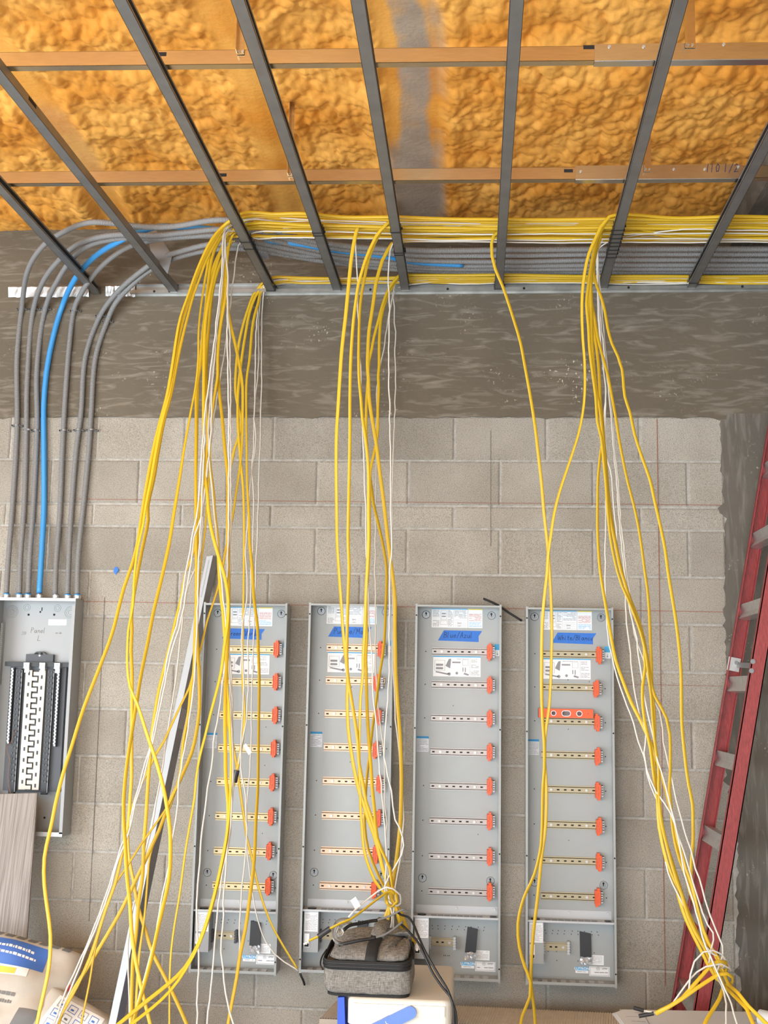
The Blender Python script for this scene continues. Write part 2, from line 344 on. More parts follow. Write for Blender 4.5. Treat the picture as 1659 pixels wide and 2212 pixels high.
# ------------------------------------------------------------------ room: back wall, ceiling foam, floor, side walls
XR = 1.45
ZB = 2.7432                                             # underside of the cast beam
wall = MB().box(-4.6, XR, .003, .2, 0, 3.95).build('wall_back', m_mortar, kind='structure')
BX = .4064; cz = .2032; xo = float(atd(982, 950, 0)[0]); XC = float(atd(1566, 1100, 0)[0])
courses = []; z = ZB; k = 0
for i, h in enumerate([1, 1, .5]+[1]*11): courses.append((z-h*cz, z, i)); z -= h*cz
def block_mesh(w, h, nm):
    j = .005; x0, x1, z0, z1 = j, w-j, j, h-j; b = .006; y = -.0032; pr = MB()
    vs = [(x0, .003, z0), (x1, .003, z0), (x1, .003, z1), (x0, .003, z1), (x0, 0, z0), (x1, 0, z0), (x1, 0, z1), (x0, 0, z1), (x0+b, y, z0+b), (x1-b, y, z0+b), (x1-b, y, z1-b), (x0+b, y, z1-b)]
    fs = [(8, 9, 10, 11)]+[(i+4, (i+1) % 4+4, (i+1) % 4+8, i+8) for i in range(4)]+[(i, (i+1) % 4, (i+1) % 4+4, i+4) for i in range(4)]
    return pr.add(vs, fs).build(nm, m_block, me_only=True)
bm_cache = {}
for z0, z1, i in courses:
    if z1 < .02: continue
    z0 = max(z0, 0.0); off = xo+(0 if i % 2 == 0 else BX/2); x = off-BX*14
    while x < XC-.02:
        w = min(BX, XC-x); key = (round(w, 3), round(z1-z0, 3))
        if key not in bm_cache: bm_cache[key] = block_mesh(w, z1-z0, 'concrete_block')
        if x+w > -2.75:
            o = bpy.data.objects.new('concrete_block', bm_cache[key]); COL.objects.link(o); o.parent = wall; o.location = (x, random.uniform(-.0012, .0006), z0)
        x += BX
def ragged(pts_top, lo, n, fn): pass
def cast_beam():                                        # beam above the blocks with a ragged lower edge of squeezed mortar
    mb = MB(); n = 150; xs = np.linspace(-4.5, XR, n); lo = ZB-.006*np.abs(rng.normal(size=n))-.002
    lo = np.where(xs > XC-.02, ZB-.02, lo)
    vs = []; fs = []
    for x, l in zip(xs, lo): vs += [(x, -.007, l), (x, -.009, ZB+.03), (x, -.009, 3.93), (x, .004, l)]
    for i in range(n-1):
        a = 4*i; b = a+4; fs += [(a, b, b+1, a+1), (a+1, b+1, b+2, a+2), (a+3, b+3, b, a)]
    mb.add(vs, fs); return mb.build('cast_beam', m_beam, wall)
cast_beam()
def cast_column():
    n = 120; zs = np.linspace(0, ZB+.01, n); mb = MB(); ed = XC+.010*np.sin(zs*9)*rng.uniform(0, 1, n)-.012*np.abs(rng.normal(size=n))+.02*(zs < 1.0)
    vs = []; fs = []
    for z, e in zip(zs, ed): vs += [(e, .004, z), (e, -.006, z), (e+.05, -.009, z), (XR, -.009, z)]
    for i in range(n-1):
        a = 4*i; b = a+4; fs += [(a, a+1, b+1, b), (a+1, a+2, b+2, b+1), (a+2, a+3, b+3, b+2)]
    mb.add(vs, fs); mb.build('cast_column', m_colm, wall)
cast_column()
def chalk(name, p, q, w, m):
    a = atd(*p, .0062); b = atd(*q, .0062); d = b-a; d /= np.linalg.norm(d); n = np.array((-d[2], 0, d[0]))*w/2
    MB().plate([a-n, b-n, b+n, a+n], (0, .003, 0)).build(name, m, wall)
chalk('chalk_line', (180, 1299), (1562, 1322), .0022, m_chalk); chalk('chalk_line', (170, 1078), (1560, 1091), .0018, m_chalk)
chalk('chalk_line', (1419, 905), (1437, 2130), .0022, m_chalk); chalk('chalk_line', (1335, 1478), (1560, 1482), .0014, m_chalk)
chalk('pencil_line', (226, 1290), (192, 1990), .0022, m_pencil); chalk('pencil_line', (1060, 930), (1060, 1180), .0018, m_pencil)
p = atd(251, 1233, .0045); MB().plate([(p[0]+.011*cos(t)*(1 if t < 4 else .4), p[1], p[2]+.018*sin(t)) for t in np.linspace(0, 5.9, 11)], (0, -.0022, 0)).build('blue_paint_mark', m_tape, wall)
MB().box(-12, XR+.3, -9.2, .2, -.12, 0).build('floor', m_floor, kind='structure')
MB().box(XR, XR+.2, -9, 0, 0, 3.95).build('wall_right', m_side, kind='structure')
MB().box(-4.7, -4.5, -9, .2, 2.7, 3.95).box(-4.7, -4.5, -2.2, .2, 0, 2.7).box(-4.7, -4.5, -9, -8.6, 0, 2.7).build('wall_left', m_side, kind='structure')
MB().box(-4.7, XR+.2, -9.2, -9, 2.7, 3.95).box(-4.7, -4.0, -9.2, -9, 0, 2.7).box(1.2, XR+.2, -9.2, -9, 0, 2.7).build('wall_front', m_side, kind='structure')
# ceiling: sprayed foam as a lumpy height field, smooth bands where it skins over the concrete ribs
def cellnoise(X, Y, s, seed, p=2.0):
    r = np.random.default_rng(seed); N = 97; jx = r.random((N, N)); jy = r.random((N, N)); hh = r.uniform(.55, 1.1, (N, N))
    u, v = X/s, Y/s; iu, iv = np.floor(u).astype(int), np.floor(v).astype(int); best = np.full(X.shape, 0.)
    for a in (-1, 0, 1):
        for b in (-1, 0, 1):
            cu, cv = (iu+a) % N, (iv+b) % N; dx = iu+a+jx[cu, cv]-u; dy = iv+b+jy[cu, cv]-v
            best = np.maximum(best, hh[cu, cv]*np.sqrt(np.maximum(0, 1-(dx*dx+dy*dy)/1.05)))
    return best
def vnoise(X, Y, s, seed):
    r = np.random.default_rng(seed); N = 64; g = r.random((N, N)); u, v = X/s, Y/s; iu, iv = np.floor(u).astype(int), np.floor(v).astype(int); fu, fv = u-iu, v-iv
    fu = fu*fu*(3-2*fu); fv = fv*fv*(3-2*fv); G = lambda a, b: g[(iu+a) % N, (iv+b) % N]
    return (G(0, 0)*(1-fu)+G(1, 0)*fu)*(1-fv)+(G(0, 1)*(1-fu)+G(1, 1)*fu)*fv
RIBS = [(float(atz(885, 200, 3.64)[0]), .085, 1.), (float(atz(545, 220, 3.64)[0]), .045, .0), (float(atz(150, 330, 3.64)[0]), .05, .2)]
def ceiling():
    st = .0065; xs = np.arange(-2.75, 1.95, st); ys = np.arange(-2.35, .012, st); X, Y = np.meshgrid(xs, ys, indexing='ij')
    wx = X+.03*(vnoise(X, Y, .13, 1)-.5)+.008*(vnoise(X, Y, .04, 2)-.5); wy = Y+.03*(vnoise(X, Y, .12, 3)-.5)+.008*(vnoise(X, Y, .045, 4)-.5)
    b1 = cellnoise(wx*1.2, wy*.66, .046, 11); b2 = cellnoise(wx*1.2+.3, wy*.66, .023, 12); b3 = cellnoise(wx*1., wy*.7, .1, 13)
    big = vnoise(X, Y, .42, 21); mid = vnoise(wx*.8, wy, .16, 22); sel = np.clip((vnoise(X, Y, .5, 23)-.3)*2, 0, 1)
    lump = .030*b1*(.7+.4*sel)+.017*b2*(1.1-.3*sel)+.02*b3
    Z = 3.735-lump-.055*big-.03*mid; bare = np.zeros_like(X)
    for (rx, hw, br) in RIBS:
        cx = rx+.018*np.sin(Y*3+rx)+.02*(vnoise(X*0, Y, .15, 31)-.5); d = np.abs(X-cx); t = np.clip((hw+.05-d)/.05, 0, 1); t = t*t*(3-2*t)
        lip = np.exp(-((d-hw-.06)/.04)**2)
        Z = Z*(1-t)+(3.655-.006*mid-.01*np.exp(-(d/hw)**2)*(br == 0))*t-.018*lip*(.4+mid)
        if br: bare = np.maximum(bare, t*np.clip((vnoise(X, Y, .33, 33)-.42+.35*np.clip((hw*.8-d)/.03, 0, 1)*br+.12*(vnoise(X, Y, .05, 35)-.5))*3.0, 0, .9)*br)
    edge = np.clip((Y+.16)/.16, 0, 1); Z = Z*(1-edge)+(3.63-.010*b2+.02*big)*edge
    nx, ny = X.shape; V = np.stack([X, Y, Z], -1).reshape(-1, 3); I = np.arange(nx*ny).reshape(nx, ny)
    F = np.stack([I[:-1, :-1], I[:-1, 1:], I[1:, 1:], I[1:, :-1]], -1).reshape(-1, 4)
    me = bpy.data.meshes.new('ceiling'); me.vertices.add(len(V)); me.vertices.foreach_set('co', V.ravel()); me.loops.add(F.size); me.loops.foreach_set('vertex_index', F.ravel().astype(np.int32))
    me.polygons.add(len(F)); me.polygons.foreach_set('loop_start', np.arange(0, F.size, 4, dtype=np.int32)); me.polygons.foreach_set('use_smooth', np.ones(len(F), bool))
    a = me.attributes.new('bare', 'FLOAT', 'POINT'); a.data.foreach_set('value', bare.ravel().astype(np.float32)); me.materials.append(m_foam); me.update(calc_edges=True); me.validate()
    o = bpy.data.objects.new('ceiling', me); COL.objects.link(o); o['kind'] = 'structure'
    MB().box(-4.6, XR+.2, -9, .2, 3.78, 3.95).build('roof_deck', m_foam, o)
    MB().box(-4.6, XR, -9, -2.34, 3.66, 3.79).build('foam_field', m_foam, o)
    MB().box(-4.6, -2.74, -2.35, 0, 3.66, 3.79).build('foam_field', m_foam, o)
    return o
ceil = ceiling()
bx = float(atz(1612, 430, 3.6)[0])
MB().hexa([(bx, -2.2, 3.52), (XR, -2.2, 3.52), (XR, -.009, 3.52), (bx, -.009, 3.52)], [(bx-.05, -2.2, 3.76), (XR, -2.2, 3.76), (XR, -.009, 3.76), (bx-.05, -.009, 3.76)]).build('cast_edge_beam', m_colm, ceil)
# wall track: steel angle that carries the channel ends
ZC = 3.318; CH = .032
def track():
    x0 = float(atd(285, 630, 0)[0]); mb = MB()
    mb.box(x0, XR, -.012, -.009, ZC-.012, ZC+.042).box(x0, XR, -.034, -.012, ZC-.003, ZC-.001).box(x0, XR, -.036, -.034, ZC-.003, ZC+.012).box(x0, XR, -.030, -.012, ZC+.040, ZC+.042)
    o = mb.build('trim_1', m_track, kind='structure')
    h = MB()
    for px, py in ((333, 632), (366, 632), (800, 636), (967, 637), (1132, 634), (1358, 633), (1604, 632)):
        p = atd(px, py, .036); h.disc(p[0], -.036, ZC+.004, .006, .001, 10)
    h.build('screw_hole', m_dark, o, kind='stuff')
track()
def crumpled(px0, px1, py, nm):                         # bright loose lengths of the angle on the left
    a = atd(px0, py, .02); b = atd(px1, py, .02); n = 26; vs = []; fs = []
    for i in range(n):
        x = a[0]+(b[0]-a[0])*i/(n-1); j = random.uniform(-.004, .004); vs += [(x, -.014, ZC-.012+j), (x, -.020+j, ZC+.012), (x, -.024, ZC+.034+j*.6), (x, -.013, ZC+.046+j*.4)]
    for i in range(n-1):
        for k in range(3): fs.append((4*i+k, 4*i+4+k, 4*i+5+k, 4*i+1+k))
    o = MB().add(vs, fs).build(nm, m_bright, kind='structure'); md = o.modifiers.new('t', 'SOLIDIFY'); md.thickness = .0015
crumpled(18, 192, 625, 'trim_2'); crumpled(228, 292, 625, 'trim_3')
# ------------------------------------------------------------------ ceiling frame
def channel(p_near, p_wall, open_side, label):
    a = atz(*p_near, ZC); b = atz(*p_wall, ZC); d = (b-a); d[2] = 0; d /= np.linalg.norm(d)
    b = b+d*((-.014-b[1])/d[1]); L = max(np.linalg.norm(b-a)+.9, 3.2); a = b-d*L; n = np.array((d[1], -d[0], 0)); hw = .0185; t = .0012
    root = thing('ceiling_channel', label, 'channel', tuple(b), 'ceiling channels running to the wall'); lip = .007
    def strip(u0, u1, z0, z1):
        c = [a+n*u0, a+n*u1, b+n*u1, b+n*u0]; return [q+np.array((0, 0, z0)) for q in c], [q+np.array((0, 0, z1)) for q in c]
    mb = MB(); mb.hexa(*strip(-hw, hw, 0, t)); s = open_side
    mb.hexa(*strip(-s*hw, -s*(hw-t), 0, CH)) if s > 0 else mb.hexa(*strip(hw-t, hw, 0, CH))
    mb.hexa(*strip(-hw, hw, CH-t, CH))
    mb.hexa(*(strip(hw-t, hw, 0, lip) if s > 0 else strip(-hw, -hw+t, 0, lip))); mb.hexa(*(strip(hw-t, hw, CH-lip, CH) if s > 0 else strip(-hw, -hw+t, CH-lip, CH)))
    mb.build('channel_body', m_chan, root)
    return root, a, b, d, n
CHN = []
for (pn, pw, s, lab) in [((-10, 398), (207, 634), 1, 'dark steel ceiling channel at far left edge, crossing the grey conduits'),
                         ((0, 165), (377, 634), -1, 'steel ceiling channel second from left with a slot in its side'),
                         ((258, 0), (588, 634), 1, 'steel ceiling channel above the big leftmost cable drop, black tie bands'),
                         ((513, 0), (732, 638), 1, 'steel ceiling channel between the first and second cable drops'),
                         ((772, 0), (877, 638), 1, 'steel ceiling channel where the second cable drop starts'),
                         ((1117, 0), (1077, 634), -1, 'steel ceiling channel above the single lone yellow cable'),
                         ((1472, 0), (1300, 634), -1, 'steel ceiling channel wrapped by a row of black ties'),
                         ((1659, 306), (1489, 630), -1, 'steel ceiling channel at far right, nearest the red ladder')]:
    CHN.append(channel(pn, pw, s, lab))
def slot_on_channel():
    root, a, b, d, n = CHN[1]; c = atz(83, 235, ZC); s = (c-b)@d; p = b+d*s+n*.0187+np.array((0, 0, .022))
    MB().plate([p+d*k+np.array((0, 0, q)) for k, q in ((-.03, -.006), (.03, -.006), (.03, .006), (-.03, .006))], n*.0006).build('slot', m_dark, root)
slot_on_channel()
ZT = ZC+CH
def runner(pL, pR, label):                              # cold rolled channel that hangs above the others
    a = atz(*pL, ZT); b = atz(*pR, ZT); d = b-a; d[2] = 0; d /= np.linalg.norm(d); a = a-d*1.6; b = b+d*min(.8, (XR-.05-b[0])/d[0]); n = np.array((-d[1], d[0], 0)); Z = lambda q, z: q+np.array((0, 0, z))
    root = thing('main_runner', label, 'channel', tuple((a+b)/2), 'main runners of the ceiling frame'); t = .0015
    mb = MB()
    for (u0, u1, z0, z1) in ((0, t, 0, .046), (0, .028, 0, t), (0, .028, .046-t, .046)):
        c = [a+n*u0, b+n*u0, b+n*u1, a+n*u1]; mb.hexa([Z(q, z0) for q in c], [Z(q, z1) for q in c])
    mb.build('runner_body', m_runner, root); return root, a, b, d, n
R1 = runner((60, 143), (1620, 127), 'upper main runner channel crossing the foam, nearer the camera')
R2 = runner((60, 396), (1620, 384), 'lower main runner channel crossing the foam, nearer the wall')
def on_runner(R, px, py):
    root, a, b, d, n = R; v = ray(px, py); nn = n.copy(); t = ((a-C0)@nn)/(v@nn); return C0+v*t
def runner_bits(R, slots, plate, screws, rnm):
    root, a, b, d, n = R
    for (px, py) in slots:
        p = on_runner(R, px, py); MB().plate([p+d*k+np.array((0, 0, z)) for k, z in ((-.016, -.006), (.016, -.006), (.016, .006), (-.016, .006))], -n*.0008).build('slot', m_dark, root)
    (x0, x1, y) = plate; p = on_runner(R, x0, y); q = on_runner(R, x1, y); p[2] = q[2] = a[2]-.002; Z = np.array((0, 0, .052))
    pl = MB().plate([p, q, q+Z, p+Z], -n*.0022).plate([p, q, q+n*.03, p+n*.03], (0, 0, -.0012)).build('splice_plate', m_galv, root)
    for (px, py) in screws:
        c = on_runner(R, px, py)-n*.0022; mb = MB(); k = 8
        mb.plate([c+d*.0045*cos(2*pi*i/k)+np.array((0, 0, .0045*sin(2*pi*i/k))) for i in range(k)], -n*.003); mb.build('screw', m_screw, pl)
    return pl
runner_bits(R1, [(348, 117), (1272, 102)], (1284, 1690, 105), [(1316, 102), (1390, 102), (1563, 97)], '')
pl2 = runner_bits(R2, [(480, 378), (1228, 369)], (1243, 1604, 372), [(1254, 371), (1455, 366), (1522, 366), (1594, 361)], '')
def mark():
    root, a, b, d, n = R2; o = on_runner(R2, 1527, 372); mb = MB(); pen(mb, '110 1/2', 0, 0, .03, 0, .0024, .1, ax=d, nrm=-n, o=o-n*.0024); mb.build('pencil_writing', m_pen, pl2)
mark()
def hanger(R, px, py, top, label, w=.022):             # folded steel hanger from deck to runner
    root, a, b, d, n = R; p = on_runner(R, px, py)-n*.004; e = thing('hanger_strap', label, 'hanger', tuple(p), 'hangers from the roof to the runners')
    mb = MB(); h = top-p[2]; Z = np.array((0, 0, h)); lo = np.array((0, 0, -.028)); c = p
    mb.plate([c-d*w/2+lo, c+d*w/2+lo, c+d*w/2+Z, c-d*w/2+Z], -n*.002); mb.plate([c-d*w/2+lo, c-d*w/2-n*.03+lo, c-d*w/2-n*.03+Z, c-d*w/2+Z], d*.002)
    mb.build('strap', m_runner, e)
    for k in (-.006, .006):
        q = c+d*k-n*.002-np.array((0, 0, .02)); MB().plate([q+d*.004*cos(i*pi/4)+np.array((0, 0, .004*sin(i*pi/4))) for i in range(8)], -n*.003).build('screw', m_screw, e)
hanger(R1, 1490, 86, 3.72, 'steel hanger on the upper runner by the right splice plate', .03)
hanger(R2, 1398, 356, 3.72, 'steel hanger on the lower runner by the right splice plate', .026)
hanger(R1, 521, 100, 3.70, 'short steel hanger on the upper runner left of centre')
hanger(R2, 628, 366, 3.70, 'short steel hanger on the lower runner left of centre', .016)
def gusset(pts, d, label):
    P = [atd(*p, d) for p in pts]; o = MB().plate(P, (0, .002, 0)).build('hanger_plate', m_chan, origin=tuple(P[0])); tag(o, label, 'hanger')
gusset([(313, 487), (328, 483), (372, 552), (362, 592), (326, 545)], .33, 'bent grey steel plate on the second channel in front of conduits')
gusset([(548, 516), (570, 518), (582, 560), (556, 556)], .36, 'short grey steel plate beside the third channel under the cables')
# black ties around the channels
def ties(ci, ys, label):
    root, a, b, d, n = CHN[ci]
    for i, y in enumerate(ys):
        # find the point of the channel axis at that image row
        lo, hi = 0., 2.5
        for _ in range(40):
            m = (lo+hi)/2; p = b-d*m; k = (p-C0)@CF; yy = H_/2-FPX*((p-C0)@CU)/k
            if yy > y: lo = m
            else: hi = m
        c = b-d*lo; hw = .0215; z0, z1 = -.0028, CH+.003; w = .0026; t = .0016
        prof = [(-hw, z0), (hw, z0), (hw, z1), (-hw, z1)]; inn = [(-hw+t, z0+t), (hw-t, z0+t), (hw-t, z1-t), (-hw+t, z1-t)]
        f = lambda u, z, s: c+n*u+np.array((0, 0, z))+d*s*w
        vs = [f(*q, s) for s in (-1, 1) for q in prof+inn]; fs = []
        for k in range(4):
            l = (k+1) % 4; fs += [(k, l, l+4, k+4), (k+8, k+12, l+12, l+8), (k, k+8, l+8, l), (k+4, l+4, l+12, k+12)]
        mb = MB().add(vs, fs); q = c+n*hw; mb.box(q[0]-.002, q[0]+.006, q[1]-.004, q[1]+.004, ZC+.012, ZC+.02)
        tag(mb.build('cable_tie', m_black, origin=tuple(c)), label if len(ys) == 1 else label+', '+(['upper of the two', 'lower of the two'][i] if len(ys) == 2 else ['highest', 'second from top', 'third from top', 'fourth from top', 'fifth from top', 'sixth from top', 'seventh from top', 'lowest'][i]), 'cable tie', 'black cable ties on the ceiling channels')
ties(2, [523, 538], 'black cable tie on the third channel just below the yellow run'); ties(2, [628, 632], 'black cable tie on the third channel at its wall end')
ties(3, [503, 509], 'black cable tie on the fourth channel under the yellow run')
ties(4, [502], 'black cable tie on the fifth channel, the upper single one'); ties(4, [546, 551], 'black cable tie on the fifth channel over the conduits')
ties(5, [624, 629], 'black cable tie on the wall end of the middle-right channel')
ties(6, [497, 506, 515, 524, 532, 540, 548, 556], 'black cable tie in the row of eight on one channel')
ties(7, [611], 'black cable tie on the far right channel near its wall end')
# ------------------------------------------------------------------ conduits
def conduit(t, m, label, r=.0118):
    P = smooth_path(trace(parse(t), 3.385), .02); mb = MB().sweep(P, r, n=12)
    return tag(mb.build('electrical_conduit', m, origin=tuple(P[0]), smooth=True), label, 'conduit')
CON = [
 ('14,1281,.075 18,1210,.045 27,1095,.0215 37,920,.0215 37,770,.0215 47,667,.0235 60,585 90,535 140,500 200,480,z 250,483,z 310,490,z 375,489,z 450,477,z 485,475,z 560,486,z 640,512,z 720,528,z 800,536,z 900,541,z 1080,540,z 1300,538,z 1730,538,z', 'g', 'grey ribbed conduit, leftmost over the open breaker box'),
 ('42,1281,.075 44,1210,.045 52,1095,.0215 57,930,.0215 59,820,.0215 72,670,.0235 95,605 125,565 165,530 215,512,z 260,507,z 325,509,z 400,502,z 480,495,z 560,500,z 640,520,z 720,536,z 830,547,z 900,551,z 1080,552,z 1300,549,z 1730,549,z', 'g', 'grey ribbed conduit, second from left over the breaker box'),
 ('61,1281,.075 64,1210,.045 72,1095,.0215 80,920,.0215 80,795,.0215 97,670,.0235 125,605 160,555 200,527,z 260,515,z 350,515,z 475,507,z 560,512,z 640,530,z 720,546,z 830,556,z 900,562,z 1080,565,z 1300,561,z 1730,561,z', 'g', 'grey ribbed conduit just left of the blue one'),
 ('85,1281,.075 91,1180,.045 95,1095,.0215 95,970,.0215 95,870,.0215 102,795,.0215 117,720,.0215 135,660,.03 155,615 175,585 210,550 270,515,z 300,502,z3.42 340,490,z3.45 395,491,z3.45 480,497,z3.45 575,518,z3.4 650,527,z 725,540,z 825,552,z 900,566,z 1000,572,z', 'b', 'smooth blue conduit, the only blue one'),
 ('119,1283,.075 121,1225,.05 124,1180,.03 130,1095,.0215 135,970,.0215 142,845,.0215 150,745,.0215 160,670,.0235 175,635 210,585 270,537 330,519,z 400,511,z 480,511,z 560,524,z 640,540,z 720,556,z 830,566,z 900,572,z 1080,574,z 1300,572,z 1730,572,z', 'g', 'grey ribbed conduit just right of the blue one'),
 ('146,1283,.075 150,1180,.04 155,1095,.0215 165,970,.0215 175,895,.0215 185,770,.0215 215,685,.0235 250,635 300,590 350,557 400,540,z 460,527,z 515,527,z 575,536,z 650,551,z 700,553,z 750,565,z 825,571,z 900,578,z 1080,581,z 1300,580,z 1730,580,z', 'g', 'grey ribbed conduit, second from right over the breaker box'),
 ('167,1283,.075 168,1225,.05 171,1180,.035 180,1095,.0215 192,970,.0215 197,895,.0215 207,770,.0215 231,696,.0235 250,655 300,602 340,575 400,551,z 500,536,z 600,548,z 700,564,z 780,574,z 850,581,z 950,586,z 1080,588,z 1300,588,z 1730,588,z', 'g', 'grey ribbed conduit, rightmost over the breaker box')]
CO = [conduit(t, m_gcond if k == 'g' else m_bcond, lab, .0118 if k == 'g' else .0125) for t, k, lab in CON]
for i in (0, 1, 2, 4, 5):                               # the printed legend: rows of tiny dark dashes on the run to the right
    P = smooth_path(trace(parse(CON[i][0]), 3.385), .02); mb = MB(); k = [j for j, p in enumerate(P) if p[0] > -.28 and p[1] < -.1]
    for j in k:
        if (j//9) % 3 == 2: continue
        if j+1 >= len(P): break
        for q in (0, .5):
            c = P[j]*(1-q)+P[j+1]*q+np.array((0, -.0105, -.0062)); e = random.uniform(.002, .0045); h = random.uniform(.0012, .002); mb.plate([c+np.array(a) for a in ((-e, 0, 0), (e, 0, 0), (e, -.001, h*1.6), (-e, -.001, h*1.6))], (0, -.0006, -.0006))
    if mb.v: mb.build('printed_legend', m_ink, None).parent = None
for o in [q for q in list(COL.objects) if q.name.startswith('printed_legend')]:
    par = CO[(0, 1, 2, 4, 5)[int(o.name.split('.')[1]) if '.' in o.name else 0]]; o.parent = par; o.location = -par.location; o['kind'] = 'stuff'
def clip(px, py, label):
    c = atd(px, py, .0215); mb = MB(); n = 10; r0, r1 = .0125, .0152; w = .004; vs = []
    for i in range(n+1):
        a = -.15+(pi+.3)*i/n
        for r, z in ((r0, -w), (r1, -w), (r1, w), (r0, w)): vs.append((c[0]+r*cos(a), -.0215-r*sin(a), c[2]+z))
    fs = [(4*i+k, 4*i+(k+1) % 4, 4*i+4+(k+1) % 4, 4*i+4+k) for i in range(n) for k in range(4)]; mb.add(vs, fs)
    mb.box(c[0]-.026, c[0]-.0125, -.0225, -.003, c[2]-w, c[2]+w).box(c[0]+.0125, c[0]+.026, -.0225, -.003, c[2]-w, c[2]+w)
    e = thing('conduit_strap', label, 'strap', (c[0], 0, c[2]), 'straps holding the conduits to the wall'); mb.build('strap', m_chan, e, smooth=False)
    [MB().disc(c[0]+u, -.0225, c[2], .0035, .003, 8).build('screw', m_dark, e) for u in (.021, -.021)]
for (row, pts) in (('upper row, on the cast beam', [(47, 667, 'first'), (74, 668, 'second'), (98, 667, 'third'), (162, 672, 'fifth'), (217, 682, 'sixth'), (232, 695, 'last')]), ('lower row, on the block wall', [(36, 919, 'first'), (62, 929, 'second'), (78, 930, 'third'), (139, 930, 'fifth'), (170, 929, 'sixth'), (198, 929, 'last')])):
    for px, py, w in pts: clip(px, py, 'small steel strap on the %s conduit from left, %s' % (w, row))
# ------------------------------------------------------------------ cables
def run_to(first, lvl, x_left, ytop, ybot, yTl, yBl):
    """the part of a cable that lies on the channels, coming from beyond the right edge"""
    y = lambda x: (ytop+(ybot-ytop)*lvl) if x > 900 else (ytop+(ybot-ytop)*lvl)*((x-x_left)/(900-x_left))+(yTl+(yBl-yTl)*lvl)*(1-(x-x_left)/(900-x_left))
    out = []
    for x in (1735, 1600, 1460, 1330, 1200, 1070, 960, 850, 750, 660, 600, 550, 520):
        if x > first+25 and x > x_left: out.append((x+random.uniform(-15, 15), y(x)+random.uniform(-2.6, 2.6), 'z'))
    return out
ZOFF = [0]
def cable(t, kind, label, dend, run=None, dknee=None, group=None, tw=None, w=None):
    pts = parse(t); ZOFF[0] += 1; zp = 3.356+.006*(ZOFF[0]*7 % 6)
    if kind == 'w': zp = 3.354 if ZOFF[0] % 3 == 0 else 3.376
    else: zp += .004
    if run and run[0][1] > 585: zp = 3.356
    if group: zp = 3.356
    if run:
        pts[0] = (pts[0][0], pts[0][1], 'z'); pts = run+pts
    if len(pts[-1]) < 3: pts[-1] = (pts[-1][0], pts[-1][1], dend)
    Q = trace(pts, zp)
    if pts[-1][1] >= 2209 and Q[-1][2] > .06:           # the slack goes on down and lies on the floor
        e = Q[-1]; u = random.uniform(-.25, .25); Q += [np.array((e[0]+u*.1, e[1]-.04, e[2]*.45)), np.array((e[0]+u*.4, e[1]-.13, .012)), np.array((e[0]+u*1.2, e[1]-.33, .009))]
    P = smooth_path(Q, .03); n = len(P)
    if kind == 'y':
        w = w or .0066; ph = random.uniform(0, 6); f = random.uniform(.5, 1.1); L = np.arange(n)*.03
        ang = (tw if tw is not None else .55)*np.sin(L*f*2+ph)+.35*np.sin(L*3.1*f+ph*2)
        hang = np.clip((3.33-P[:, 2])/.3, 0, 1); ang = ang*hang
        mb = MB().sweep(P, w, .0033, n=10, ang=ang); m = m_yel
    else:
        P[1:-1] += np.array(rng.normal(size=(n-2, 3)))*np.array((.0009, .0009, 0)); mb = MB().sweep(P, w or .0031, n=7); m = m_wht
    o = mb.build('yellow_cable' if kind == 'y' else 'white_cable', m, origin=tuple(P[len(P)//2]), smooth=True)
    return tag(o, label, 'cable', group)
A1 = dict(x_left=500, ytop=472, ybot=522, yTl=455, yBl=520)
